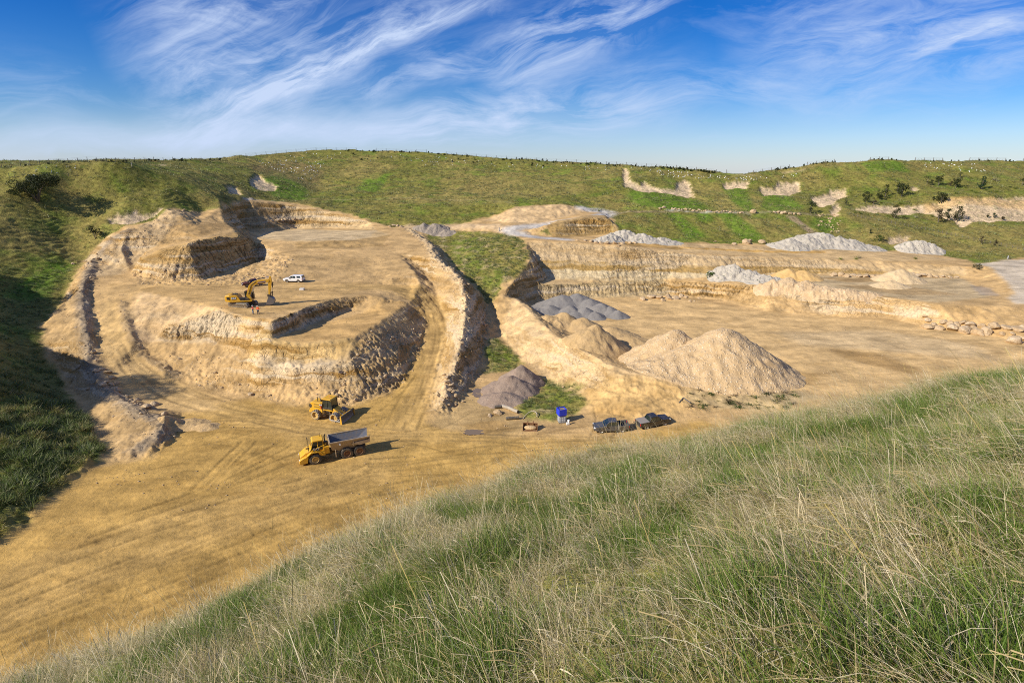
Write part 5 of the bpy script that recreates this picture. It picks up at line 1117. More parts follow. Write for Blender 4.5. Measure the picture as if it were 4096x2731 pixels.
def person(loc, rz, label, vest, trou, arms):
    t = thing('person', label, 'person', loc, rz, 'two workers in high visibility clothing on the bench edge'); t.location.z += .01
    hx = .09
    N = [((0, 0, .95), .13), ((0, 0, 1.15), .135), ((0, .01, 1.38), .16), ((0, .01, 1.50), .06), ((0, .03, 1.58), .075), ((0, .035, 1.70), .10), ((0, .03, 1.78), .06)]
    E = [(0, 1), (1, 2), (2, 3), (3, 4), (4, 5), (5, 6)]
    for s in (-1, 1):
        i = len(N); fx = .05*s*(1 if arms else -1)
        N += [((s*.10, 0, .90), .10), ((s*.12, fx+.02, .50), .07), ((s*.125, fx-.02, .10), .05), ((s*.13, fx+.10, .04), .04)]; E += [(0, i), (i, i+1), (i+1, i+2), (i+2, i+3)]
        i = len(N); e = arms[0] if s < 0 else arms[1]
        N += [((s*.20, 0, 1.42), .065), ((s*(.27+e[0]), e[1], 1.14), .048), ((s*(.27+e[2]), e[3], e[4]), .036), ((s*(.27+e[2]), e[3]+.03, e[4]-.09), .03)]; E += [(2, i), (i, i+1), (i+1, i+2), (i+2, i+3)]
        for k in range(5):
            j = len(N); o_ = (k-2)*.016; ln = (.05, .075, .082, .075, .06)[k] if k else .05
            N.append(((s*(.27+e[2])+(s*-.03 if k == 0 else 0), e[3]+.04+o_, e[4]-.09-ln), .008)); E.append((i+3, j))
    skin('body', N, E, SKINM, t)
    # clothes follow the body
    n = [((0, 0, .92), .155), ((0, 0, 1.15), .16), ((0, .01, 1.38), .185), ((0, .01, 1.49), .085)]; e_ = [(0, 1), (1, 2), (2, 3)]
    for s in (-1, 1):
        e = arms[0] if s < 0 else arms[1]; i = len(n); n += [((s*.20, 0, 1.42), .085), ((s*(.27+e[0]), e[1], 1.14), .066), ((s*(.27+e[2]*.9), e[3]*.9, e[4]+.03), .052)]; e_ += [(2, i), (i, i+1), (i+1, i+2)]
    v = skin('jacket', n, e_, vest, t)
    m = MB(); m.box(-.165, .165, -.185, .2, 1.02, 1.06, .01); m.build('reflective_band', paint_mat('reflective tape', (.75, .76, .7), .4, 0, 0), v)
    n = [((0, 0, .97), .14)]; e_ = []
    for s in (-1, 1): fx = .05*s; i = len(n); n += [((s*.10, 0, .88), .118), ((s*.12, fx+.02, .50), .088), ((s*.125, fx-.02, .14), .07)]; e_ += [(0, i), (i, i+1), (i+1, i+2)]
    skin('trousers', n, e_, trou, t)
    for s in (-1, 1): fx = .05*s; MB().box(s*.128-.05, s*.128+.05, fx-.09, fx+.17, -.01, .11, .03).build('boot', BOOT, t)
    h = MB(); h.sphere((0, .03, 1.74), .125, (1, 1.15, .8), 3).box(-.10, .10, .08, .22, 1.69, 1.71, .01); h.build('hard_hat', HELM, t)
    f = MB(); f.sphere((0, .145, 1.655), .016); f.box(-.05, -.025, .125, .135, 1.67, 1.685).box(.025, .05, .125, .135, 1.67, 1.685).box(-.03, .03, .122, .132, 1.605, 1.615)
    for s in (-1, 1): f.sphere((s*.105, .03, 1.66), .025, (.5, 1, 1.3))
    f.build('face', paint_mat('face', (.30, .15, .10), .6, 0, 0), t)
    return t
g = ground("1013,1256 1034,1257"); 
person(g[0], R(-60), 'worker in a red jacket and blue jeans at the bench edge, facing right', REDV, JEAN, ((.02, .02, -.02, .1, .92), (.02, .05, -.08, .25, 1.02)))
person(g[1], R(165), 'worker in an orange high visibility vest and dark trousers, seen from behind', HIVIS, NAVY, ((.08, -.05, -.02, .12, .98), (.10, -.05, -.02, .14, .98)))
# ------------------------------------------------------------------ heaps
def heap_material(name, c1, c2, stone=0.0, sc=3.0, plants=0):
    m, nt = new_mat(name); b = NB(nt); P = b.coord('Object')
    n = b.noise(P, .5, 6, .6); n2 = b.noise(P, 4, 5, .65); c = b.mix(b.rng(n, .3, .7, 0, 1), C4(c1), C4(c2))
    v = b.voro(P, sc); st = b.rng(v.outputs['Distance'], .1, .45, 1, 0); sv = b.N.new('ShaderNodeSeparateColor'); b.put(sv.inputs[0], v.outputs['Color'])
    if stone: c = b.mix(b.math('MULTIPLY', st, b.rng(b.math('ADD', n, b.math('MULTIPLY', sv.outputs[0], .25)), .45, .62, .15, stone)), c, b.mix(sv.outputs[1], (.50, .36, .20, 1), (.80, .68, .50, 1)))
    if plants: c = b.mix(b.rng(b.noise(P, 1.1, 3, .5), .66, .70, 0, .9), c, (.06, .09, .025, 1))
    c = b.vmath('SCALE', c, scale=b.rng(n2, .3, .7, .84, 1.14))
    b.out(c, .95, b.bump(b.math('ADD', b.math('MULTIPLY', st, stone*.8+.12), b.math('MULTIPLY', n2, .5)), .7, .14), spec=.15); return m
HM = {'tan': heap_material('tan gravel', (.50, .345, .175), (.60, .43, .24), .95, 2.3), 'sand': heap_material('sand', (.46, .31, .14), (.54, .37, .18), .2, 5), 'grey': heap_material('grey chip', (.205, .19, .172), (.26, .24, .215), .1, 7),
      'white': heap_material('white limestone', (.42, .375, .295), (.52, .465, .375), .3, 2.2, 1), 'orange': heap_material('orange sand', (.64, .40, .14), (.68, .45, .19), .15, 5), 'brown': heap_material('brown topsoil', (.25, .18, .135), (.32, .24, .18), .25, 4), 'dark': heap_material('dark gravel', (.27, .22, .17), (.36, .30, .23), .5, 3),
      'rub': heap_material('rubble stone', (.50, .35, .19), (.60, .44, .26), .6, 1.5), 'pale': heap_material('pale sand', (.62, .45, .24), (.66, .50, .29), .3, 4)}
def heap(name, label, mat, lumps, rough=.12, ridge=0, group=None, cat='gravel pile', angle=.72):
    """lumps: ground pixel of the foot centre, radius across, radius along the view, height"""
    L = []
    for (u, v, rx, ry, h) in lumps:
        g = ground(f"{u},{v}")[0]; L.append((g.x, g.y+ry*.0, rx, ry, h))
    x0 = min(l[0]-l[2]*1.15 for l in L); x1 = max(l[0]+l[2]*1.15 for l in L); y0 = min(l[1]-l[3]*1.15 for l in L); y1 = max(l[1]+l[3]*1.15 for l in L)
    st = max(.16, max(x1-x0, y1-y0)/190); nx = int((x1-x0)/st)+2; ny = int((y1-y0)/st)+2
    X, Y = np.meshgrid(x0+np.arange(nx)*st, y0+np.arange(ny)*st); Z = np.full(X.shape, -9.0)
    wx, wy = X+.35*perlin(X/1.8, Y/1.8), Y+.35*perlin(X/1.8+20, Y/1.8)
    for (cx, cy, rx, ry, h) in L:
        d = np.hypot((wx-cx)/rx, (wy-cy)/ry); tp = .10; z = h*(1-np.sqrt(d*d+tp*tp))/(1-tp); Z = np.maximum(Z, z)
    G = H(X, Y); Zr = Z+rough*fbm(X/1.4, Y/1.4, 4)*np.clip(Z/1.0+.3, 0, 1)+ridge*ridged(X/2.2, Y/2.2, 2)*np.clip(Z/1.5, 0, 1)
    keep = Zr > -.05; T = np.where(keep, G+Zr, G-.3)
    cx, cy = (x0+x1)/2, (y0+y1)/2; cz = gz(cx, cy)
    vid = -np.ones(X.shape, int); fk = keep[:-1, :-1] & keep[1:, :-1] & keep[:-1, 1:] & keep[1:, 1:]
    # include one ring outside, sunk below ground, so the edge closes
    gr = keep.copy(); gr[1:] |= keep[:-1]; gr[:-1] |= keep[1:]; gr[:, 1:] |= keep[:, :-1]; gr[:, :-1] |= keep[:, 1:]
    fk = gr[:-1, :-1] & gr[1:, :-1] & gr[:-1, 1:] & gr[1:, 1:]; use = np.zeros(X.shape, bool)
    for a, b_ in ((0, 0), (1, 0), (0, 1), (1, 1)): use[a:X.shape[0]-1+a, b_:X.shape[1]-1+b_] |= fk
    vid[use] = np.arange(use.sum()); V = np.stack([X[use]-cx, Y[use]-cy, T[use]-cz], 1)
    j, i = np.nonzero(fk); F = np.stack([vid[j, i], vid[j, i+1], vid[j+1, i+1], vid[j+1, i]], 1)
    me = bpy.data.meshes.new(name); me.from_pydata(V.tolist(), [], F.tolist()); me.polygons.foreach_set('use_smooth', [True]*len(F)); me.materials.append(HM[mat])
    o = bpy.data.objects.new(name, me); COL.objects.link(o); o.location = (cx, cy, cz); tag(o, label, cat, group); return o
heap('gravel_pile', 'largest tan gravel cone in the middle of the right pit', 'tan', [(2880, 1480, 14.0, 12.5, 8.0), (2760, 1490, 12, 9.5, 5.2), (2950, 1500, 11.8, 9, 4.6)], .16)
heap('gravel_pile', 'smaller tan gravel cone behind the left shoulder of the largest one', 'tan', [(2690, 1445, 10.5, 8, 6.4)], .16)
heap('sand_pile', 'plain sand cone with a shaded right side against the berm', 'sand', [(2385, 1392, 7.0, 6.5, 5.0)], .08)
heap('sand_pile', 'low sand ramp running from the berm towards the grey chip heap', 'sand', [(2255, 1300, 5.5, 5, 3.1), (2330, 1310, 5, 5, 2.4), (2440, 1345, 7, 5, 2.2), (2520, 1370, 6, 4, 1.3)], .08)
heap('chip_pile', 'dark grey stone chip heap of many small cones in the right pit', 'grey', [(2250, 1228, 8.5, 7, 3.3), (2310, 1225, 8, 7, 3.5), (2200, 1250, 5, 5, 2.0), (2360, 1236, 6.5, 6, 2.8), (2280, 1258, 4.5, 4, 2.4), (2340, 1262, 4, 4, 2.1), (2405, 1252, 5, 4.5, 2.6), (2380, 1270, 3, 3, 1.6), (2440, 1258, 4, 4, 2.1), (2470, 1266, 3.2, 3.2, 1.7), (2300, 1268, 4, 3, 1.3)], .04)
heap('rubble_pile', 'white limestone spoil heap left of centre along the top of the pit', 'white', [(2445, 960, 5, 4, 2.3), (2500, 955, 8, 5, 2.9), (2570, 962, 8, 5, 2.2), (2640, 967, 8, 5, 1.4), (2420, 965, 5, 3, 1.6)], .35)
heap('rubble_pile', 'largest white limestone spoil heap along the top of the pit', 'white', [(3160, 985, 8, 6, 2.5), (3230, 980, 9, 6, 3.2), (3290, 978, 10, 7, 3.9), (3350, 985, 9, 6, 3.2), (3400, 990, 9, 6, 2.6), (3460, 997, 7, 5, 1.4)], .3)
heap('rubble_pile', 'white limestone spoil heap with green weeds at the right end of the pit top', 'white', [(3680, 995, 6, 5, 2.7), (3640, 997, 5, 4, 2.2), (3720, 1000, 5, 4, 2.2)], .35)
heap('rubble_pile', 'white spoil heap speckled with weeds on the pit ledge', 'white', [(2930, 1110, 6.5, 5, 4.0), (2990, 1116, 7, 5, 2.8), (3060, 1128, 7, 5, 2.0), (2880, 1112, 4, 4, 1.8)], .35)
heap('sand_pile', 'bright orange sand pile on the ledge beside the speckled spoil heap', 'orange', [(3150, 1112, 6, 5, 2.8), (3205, 1115, 6.5, 5, 2.5)], .06)
heap('rubble_pile', 'long bank of broken pink stone along the rim of the lower face', 'rub', [(3090, 1150, 5, 3.5, 2.2), (3150, 1150, 6, 4, 2.8), (3220, 1156, 6, 3.5, 2.2), (3300, 1168, 6, 3, 1.5), (3380, 1174, 6, 2.5, 1.3), (3460, 1180, 5, 2.2, 1.0)], .35)
heap('gravel_pile', 'flat-topped tan gravel cone standing on the upper ledge', 'pale', [(3595, 1122, 7.5, 6, 3.3), (3575, 1123, 6, 5, 2.9)], .1)
heap('gravel_pile', 'low pale gravel mound in front of the flat-topped cone', 'pale', [(3560, 1146, 5.5, 4, 1.7)], .1)
heap('soil_mound', 'brown topsoil mound with two humps beside the gully puddle', 'brown', [(2085, 1525, 4.6, 4.5, 3.2), (2040, 1560, 5.5, 4.5, 2.8), (2010, 1600, 4.5, 3.5, 1.5)], .12, cat='soil mound')
heap('gravel_pile', 'dark gravel heap at the head of the green gully', 'dark', [(1740, 925, 5.5, 4.5, 2.6), (1700, 918, 4.5, 4, 2.2), (1780, 935, 4, 3, 1.4)], .2)
heap('soil_mound', 'low dirt mound on the haul floor beyond the end of the windrow', 'sand', [(760, 1700, 3.4, 2.2, .7), (820, 1708, 2.6, 1.6, .6), (700, 1700, 2.4, 1.8, .7)], .2, cat='soil mound')
# ------------------------------------------------------------------ boulders
BOULD = [rock_mesh('boulder', 40+k, 3, .10, .72) for k in range(7)]
def boulders(label, group, spots, mats=None, jit=1):
    for i, (u, v, s) in enumerate(spots):
        g = ground(f"{u},{v}")[0]; o = bpy.data.objects.new('boulder', BOULD[random.randrange(7)]); COL.objects.link(o)
        o.location = (g.x, g.y, g.z+.10*s); o.rotation_euler = (random.uniform(-.3, .3), random.uniform(-.3, .3), random.uniform(0, 6.28)); o.scale = (s*random.uniform(.95, 1.3), s, s*random.uniform(.8, 1.1))
        tag(o, label if isinstance(label, str) else label[i], 'boulder', group)
boulders('pale sandstone boulder in the cluster against the foot of the far pit wall', 'boulders at the foot of the far pit wall', [(2570, 1199, 2.3), (2606, 1190, 2.6), (2636, 1193, 2.8), (2652, 1203, 1.8), (2672, 1188, 2.1), (2700, 1196, 2.3), (2724, 1187, 2.2), (2680, 1197, 1.6), (2742, 1190, 1.4), (2760, 1206, 1.0), (2796, 1194, .9), (2776, 1206, .7)])
boulders('large blocky sandstone boulder in the row at the right side of the pit floor', 'boulders on the right of the pit floor', [(3705, 1312, 2.8), (3735, 1300, 1.9), (3755, 1314, 2.4), (3805, 1316, 3.1), (3795, 1296, 2.0), (3830, 1300, 1.9), (3856, 1324, 2.9), (3880, 1302, 2.4), (3905, 1334, 2.9), (3946, 1330, 2.7), (3895, 1312, 1.8), (3925, 1304, 1.7), (3980, 1308, 2.6), (4026, 1314, 2.3), (4070, 1320, 2.6), (3770, 1290, 1.8), (3850, 1292, 1.7), (3715, 1282, 1.5), (4010, 1340, 1.5), (3928, 1340, 1.2), (4092, 1314, 2), (4050, 1336, 1.3), (3700, 1268, 1.2)])
boulders('big rounded boulder lying alone in front of the right hand boulder row', None, [(4050, 1368, 3.1)]); boulders('pinkish boulder at the right edge beside the lone rounded one', None, [(4088, 1356, 2.4)])
boulders('grey slab boulder in the long row at the back of the upper ledge', 'boulders along the back of the upper ledge', [(3335, 1103, 2.6), (3365, 1104, 2.4), (3385, 1108, 2.2), (3410, 1104, 2.5), (3436, 1107, 2.3), (3462, 1108, 2.4), (3490, 1107, 2.2), (3515, 1105, 2.1), (3540, 1104, 2), (3640, 1103, 3.0), (3665, 1106, 2.4), (3690, 1104, 2.4), (3715, 1107, 2.1), (3745, 1110, 1.8), (3770, 1108, 1.6), (3800, 1112, 1.7), (3825, 1110, 1.3)])
boulders('brown boulder in the string along the left edge of the haul road', 'boulders along the left haul road', [(385, 1485, 1.3), (410, 1480, 1.6), (432, 1492, 1.5), (450, 1512, 1.5), (425, 1530, 1.0), (445, 1540, 1.4), (468, 1532, 1.0), (462, 1556, 1.2), (474, 1566, .9), (510, 1584, .8), (522, 1600, .7), (552, 1600, 1.0), (540, 1610, .9), (566, 1620, .9)])
boulders(['sandstone boulder standing upright at the near end of the string beside the road', 'flat sandstone boulder leaning on the upright one by the road', 'square sandstone boulder in front of the upright one', 'lone brown boulder nearest to the windrow nose'], None, [(621, 1619, 1.5), (585, 1628, 1.7), (614, 1638, 1.5), (655, 1658, 1.3)])
boulders('pale rock resting on the lower end of the right windrow', 'rocks on the right windrow', [(1787, 1510, 1.2), (1800, 1502, 1.0), (1790, 1530, 1.2), (1806, 1540, 1.1), (1778, 1500, .9), (1798, 1560, 1.0), (1785, 1585, .9), (1770, 1602, 1.0), (1812, 1566, .9), (1822, 1585, .7), (1794, 1620, .8), (1765, 1630, .6), (1850, 1372, .9), (1830, 1420, .8), (1850, 1250, .8)])
boulders(['big pale rock beside the culvert pipe', 'smaller pale rock left of the big one by the culvert pipe', 'rounded stone on the lower bench floor', 'pale rock at the foot of the right windrow slope in the gully'], None, [(1990, 1655, 1.5), (1960, 1664, 1.0), (1221, 1317, .9), (1942, 1300, 1.2)])
boulders('small pale rock on the rim of the far pit wall', 'rocks along the pit rim', [(2365, 968, 1.9), (2385, 972, 1.7), (2405, 974, 1.6), (2430, 976, 1.8), (2460, 975, 1.9), (2490, 976, 1.6), (2520, 974, 1.7), (2540, 972, 1.4), (2340, 965, 1.3), (2310, 962, 1.2), (2475, 985, 1.2)])
boulders('flat white boulder at the foot of the green slope above the pit', 'flat white boulders above the pit', [(2985, 972, 2.8), (2995, 965, 2.3), (3048, 972, 2.6), (2935, 978, 1.8), (2860, 968, 1.2)])
boulders('white rock in the spill line along the hillside track', 'white rocks along the hillside track', [(x, 838+(x-2690)*.05+random.uniform(-4, 4), random.uniform(.6, 1.5)) for x in range(2690, 2970, 9)]+[(3100, 853, 2), (3112, 852, 1.8), (3128, 852, 1.8), (3140, 853, 2.2), (3160, 856, 1.7), (3176, 857, 1.5), (3195, 858, 1.6), (2640, 835, 1.5), (2655, 832, 1.7), (3012, 850, 2.4), (2968, 852, 1.6)])
boulders('grey white rock scattered in the bright green slip on the right slope', 'rocks in the right green slip', [(random.uniform(3262, 3362), random.uniform(858, 905), random.uniform(.5, 1.1)) for _ in range(34)]+[(random.uniform(3325, 3358), random.uniform(900, 932), random.uniform(.5, 1.0)) for _ in range(12)])
boulders('grey block on the dark ledge of the tall back wall', 'blocks on the back wall ledge', [(1070, 890, 1.5), (1090, 886, 1.4), (1112, 884, 2.2), (1130, 884, 1.8), (1140, 880, 1.5), (1160, 882, 1.5), (1178, 880, 1.6), (1198, 880, 1.3)])
boulders('pale rock on top of the saddle above the back wall', 'rocks on the saddle', [(1575, 904, 2.0), (1590, 906, 1.8), (1605, 908, 1.5), (1560, 908, 1.3)])
o = MB().box(-.55, .55, -.4, .4, 0, .45, .04).build('concrete_block', paint_mat('concrete', (.72, .72, .70), .8, 0, .2), None); o.location = ground("1208,1160")[0]; tag(o, 'white concrete block lying on the middle bench floor', 'concrete block')
# ------------------------------------------------------------------ trees and shrubs
def leaf_mat(name, c1, c2):
    m, nt = new_mat(name); b = NB(nt); c = b.attr('Col').outputs['Color']
    p = b.N.new('ShaderNodeBsdfPrincipled'); b.put(p.inputs['Base Color'], c); p.inputs['Roughness'].default_value = .6; p.inputs['Specular IOR Level'].default_value = .25
    t = b.N.new('ShaderNodeBsdfTranslucent'); b.put(t.inputs[0], c); mx = b.N.new('ShaderNodeMixShader'); mx.inputs[0].default_value = .25; o = b.N.new('ShaderNodeOutputMaterial')
    b.L.new(p.outputs[0], mx.inputs[1]); b.L.new(t.outputs[0], mx.inputs[2]); b.L.new(mx.outputs[0], o.inputs[0]); return m
LEAF = leaf_mat('foliage', 0, 0); BARK = paint_mat('bark', (.16, .13, .10), .9, 0, .3, (.25, .22, .18))
def foliage(centres, n, size, cols, seed):
    """leaf-sized faces gathered round clump centres (x, y, z, r)"""
    r = np.random.default_rng(seed); C = np.array(centres); k = r.integers(0, len(C), n); w = C[k, 3:4]
    d = r.normal(0, 1, (n, 3)); d /= np.linalg.norm(d, axis=1)[:, None]; p = C[k, :3]+d*w*(r.uniform(.35, 1, (n, 1))**.5)*np.array((1, 1, .8))
    s = size*r.uniform(.6, 1.3, n)[:, None]; a = r.normal(0, 1, (n, 3)); a /= np.linalg.norm(a, axis=1)[:, None]; b_ = np.cross(a, d+r.normal(0, .5, (n, 3))); b_ /= np.linalg.norm(b_, axis=1)[:, None]+1e-9
    V = np.stack([p-a*s*.6, p+b_*s*.45, p+a*s*.6, p-b_*s*.45], 1).reshape(-1, 3); F = np.arange(4*n).reshape(n, 4)
    me = bpy.data.meshes.new('crown'); me.from_pydata(V.tolist(), [], F.tolist()); col = np.array(cols)[r.integers(0, len(cols), n)]*r.uniform(.7, 1.3, (n, 1)); set_attr_col(me, np.repeat(col, 4, 0)); me.materials.append(LEAF); return me
DK = [(.035, .05, .014), (.05, .065, .018), (.028, .038, .012), (.07, .08, .022)]; RED_ = [(.075, .05, .022), (.055, .05, .02), (.09, .065, .03)]; PINE = [(.03, .06, .025), (.04, .075, .03), (.022, .045, .018)]
def shrub(name, label, loc, h, w, cols, seed, shape='egg', lean=0, group=None, n=900, cat='shrub'):
    t = thing(name, label, cat, loc, 0, group); r = random.Random(seed); C = []
    for k in range(16 if n > 500 else 8):
        z = r.uniform(.18, .95)*h; f = {'egg': math.sin(math.pi*min(1, .25+.75*(1-z/h)))**.7, 'cone': 1.05*(1-z/h)+.08, 'ball': math.sqrt(max(.05, 1-(2*z/h-1)**2))}[shape]
        a = r.uniform(0, 6.28); q = w/2*f*r.uniform(.2, .8); C.append((q*math.cos(a)+lean*z/h, q*math.sin(a), z, max(.22, w*.20*r.uniform(.7, 1.2))))
    o = bpy.data.objects.new('crown', foliage(C, n, .17*max(1, w/2.6), cols, seed)); COL.objects.link(o); o.parent = t
    m = MB(); m.tube([(0, 0, -.2), (lean*.2, .03, h*.3), (lean*.6, 0, h*.75)], [.09*h/3, .07*h/3, .02*h/3], 6)
    for k in range(4): c = C[k]; m.tube([(lean*.2, 0, h*.2), (c[0]*.6, c[1]*.6, c[2]*.8), c[:3]], [.05*h/3, .03*h/3, .012], 5)
    m.build('trunk', BARK, t); return t
SHR = [(3243, 852, 42, 34, DK, 'egg', 'dark egg-shaped shrub beside the bare slip at the left end of the slope'), (3384, 822, 28, 26, DK, 'ball', 'small round shrub right of the forked bare slip'), (3462, 810, 40, 38, DK, 'egg', 'dark shrub standing alone midway up the right slope'), (3494, 817, 22, 20, RED_, 'ball', 'little reddish bush below the lone dark shrub'),
 (3518, 798, 34, 34, DK, 'ball', 'round dark shrub in front of the pointed one'), (3540, 790, 46, 30, DK, 'cone', 'pointed dark shrub behind the round one'), (3590, 768, 34, 30, DK, 'ball', 'dark shrub tucked behind the largest round one'), (3606, 787, 48, 46, DK, 'ball', 'largest round dark shrub on the right slope'),
 (3707, 739, 30, 30, DK, 'egg', 'dark shrub at the left of the upper pair'), (3752, 744, 38, 34, DK, 'egg', 'taller dark shrub at the right of the upper pair'), (3728, 740, 18, 20, DK, 'ball', 'low bush filling the gap in the upper pair'), (3822, 752, 34, 36, DK, 'egg', 'leaning dark shrub right of the upper pair'), (3800, 746, 18, 24, RED_, 'ball', 'brown bush at the foot of the leaning shrub'),
 (3840, 713, 26, 22, DK, 'egg', 'small dark shrub highest on the right hill face'), (3926, 757, 46, 40, PINE, 'cone', 'green young pine with a pointed crown'), (4087, 744, 28, 26, DK, 'ball', 'dark bush at the right edge below the ridge'), (3764, 814, 44, 46, DK, 'egg', 'broad olive shrub above the orange cliff'),
 (3578, 873, 50, 36, RED_+DK, 'egg', 'tall reddish shrub below the broken cliff band'), (3752, 890, 54, 38, RED_, 'egg', 'left brown shrub of the row of three'), (3790, 882, 42, 36, DK, 'egg', 'middle green shrub of the row of three'), (3828, 888, 58, 46, DK+RED_, 'egg', 'right and tallest shrub of the row of three'),
 (3926, 977, 30, 20, RED_, 'egg', 'upright brown bush on the lower right slope'), (3980, 984, 22, 18, RED_, 'ball', 'small brown bush right of the upright one on the lower slope'), (3478, 934, 14, 16, DK, 'ball', 'tiny green bush on the open slope'), (3950, 873, 16, 12, DK, 'egg', 'small bush at the foot of the orange cliff'), (3976, 872, 18, 18, PINE, 'ball', 'grey green bush at the foot of the orange cliff'), (4010, 882, 16, 20, RED_, 'ball', 'brown bush on the toe of the orange cliff'),
 (3732, 800, 12, 12, DK, 'ball', 'tiny dark bush left of the broad olive shrub'), (3515, 968, 24, 46, [(.05, .085, .015), (.07, .10, .02)], 'ball', 'low green scrub beside the small brown slip'), (2838, 1112, 20, 46, [(.06, .10, .015), (.08, .12, .02)], 'ball', 'bright green bush on the pit ledge left of the speckled heap'), (3908, 1075, 18, 36, DK, 'ball', 'green bush at the corner of the pit rim and road')]
for i, (u, v, hp, wp, cols, shp, lab) in enumerate(SHR):
    g = ground(f"{u},{v}")[0]; k = (g.y*CP-(g.z-CAMZ)*SP)/FPX
    shrub('shrub' if 'pine' not in lab else 'pine_tree', lab, g, hp*k*1.08, wp*k*1.05, cols, 100+i, shp, .25 if 'lean' in lab else .1, 'shrubs on the right hill', 800 if hp > 30 else 350, 'shrub' if 'pine' not in lab else 'tree')
def big_tree(loc, H_, W_, seed, label, group=None, n=5200, name='tree', cols=DK, trunks=4):
    t = thing(name, label, 'tree', loc, 0, group); r = random.Random(seed); C = []; m = MB()
    for k in range(trunks):
        a = 6.28*k/trunks+r.uniform(-.4, .4); q = W_*.32*r.uniform(.5, 1.1); tip = Vector((q*math.cos(a), q*math.sin(a)*.8, H_*r.uniform(.48, .88)))
        m.tube([(r.uniform(-.15, .15), r.uniform(-.15, .15), -.3), tip*.35+Vector((0, 0, .1*H_)), tip*.75, tip], [.16*H_/6, .12*H_/6, .07*H_/6, .03], 7)
        for j in range(5):
            b_ = r.uniform(0, 6.28); e = tip+Vector((math.cos(b_)*W_*.19, math.sin(b_)*W_*.17, r.uniform(-.16, .14)*H_)); m.tube([tip*.7, (tip*.7+e)/2+Vector((0, 0, .1)), e], [.05, .035, .012], 5); C.append((e.x, e.y, e.z, W_*r.uniform(.08, .15)))
        C.append((tip.x, tip.y, tip.z, W_*.14))
    o = bpy.data.objects.new('crown', foliage(C, n, .24, cols, seed)); COL.objects.link(o); o.parent = t; m.build('trunk', BARK, t, True); return t
g = ground("152,806")[0]; k = (g.y*CP-(g.z-CAMZ)*SP)/FPX; big_tree(g, 112*k, 168*k, 5, 'wide dark spreading tree on the left hillside casting a long shadow', n=10000, trunks=6)
g = ground("383,953")[0]; k = (g.y*CP-(g.z-CAMZ)*SP)/FPX; big_tree(g, 52*k, 52*k, 8, 'small half bare tree with bent trunks beside the left windrow', n=500, trunks=4)
# the wood on the spur to the left, whose shade falls into the quarry
for i, (x, y, h, w) in enumerate([(-110, 76, 15, 15), (-117, 73, 14, 14), (-119, 87, 6, 7), (-125, 94, 5, 7), (-141, 110, 8, 9), (-148, 118, 9, 9), (-154, 127, 7, 8), (-134, 104, 5, 6)]):
    big_tree((x, y, gz(x, y)), h, w, 60+i, 'dark tree in the wood on the spur left of the quarry', 'trees on the left spur', n=9000 if h > 10 else 3600, trunks=6)
def flax_mesh(seed, cols):
    r = np.random.default_rng(seed); return blade_mesh('flax', 46, .25, (.7, 1.5), (.07, .12), .1, (.5, 1.6), cols, 3, 0, r, 1.4)
FLX = [flax_mesh(k, [(.16, .20, .03), (.22, .25, .05), (.12, .16, .025)]) for k in range(3)]; PAMP = [flax_mesh(9+k, [(.35, .30, .19), (.45, .40, .28), (.16, .18, .06)]) for k in range(2)]
for u, v, s, k in [(3524, 813, 1.2, 0), (3563, 791, 1.2, 0), (3603, 818, 1.8, 0), (3660, 842, 1.1, 0), (3550, 865, 1.0, 0), (3508, 860, 1.0, 0), (3615, 868, 1.0, 0), (3664, 872, 1.3, 1), (3824, 776, 1.3, 0), (3838, 750, 1.0, 0), (3860, 752, 1.0, 0), (3885, 765, 1.2, 0), (3905, 772, 1.3, 0), (3945, 762, 1.2, 0), (3960, 770, 1.3, 0), (3985, 770, 1.2, 0), (3975, 722, 1.7, 1), (3990, 726, 1.5, 1), (3885, 715, 1.0, 0), (4060, 755, 1.2, 0), (4040, 750, 1.0, 0), (3420, 852, .9, 0), (3440, 856, .9, 0), (3470, 862, 1.0, 0), (3728, 868, .9, 0), (3662, 1036, .9, 0), (3362, 1038, .9, 0), (3425, 1038, .9, 0), (3435, 1032, 1.0, 1), (3680, 1006, .8, 0)]:
    g = ground(f"{u},{v}")[0]; o = bpy.data.objects.new('flax_plant' if not k else 'pampas_grass', (PAMP if k else FLX)[random.randrange(2)]); COL.objects.link(o); o.location = g; o.scale = (s,)*3; o.rotation_euler = (0, 0, random.uniform(0, 6))
    tag(o, 'yellow green tuft of flax growing on the right slopes' if not k else 'dry plumed pampas tuft on the right slopes', 'plant', 'flax tufts on the right slopes' if not k else 'pampas tufts on the right slopes')
# weeds on the bank in front of the big gravel pile
WEED = [flax_mesh(30+k, c) for k, c in enumerate([[(.05, .10, .012), (.07, .13, .015)], [(.16, .12, .07), (.22, .17, .10)], [(.08, .10, .03), (.13, .13, .05)]])]
for i in range(64):
    u, v = random.uniform(2752, 3190), random.uniform(1556, 1632); v = v+(u-2750)*.01; g = ground(f"{u:.0f},{v:.0f}")[0]
    if g.y < 60: continue
    o = bpy.data.objects.new('weed', WEED[random.randrange(3)]); COL.objects.link(o); o.location = g; s = random.uniform(.25, .75); o.scale = (s*1.6, s*1.6, s*.55); o.rotation_euler = (0, 0, random.uniform(0, 6)); tag(o, 'low weed on the stony bank in front of the big gravel pile', 'plant', 'weeds on the stony bank')
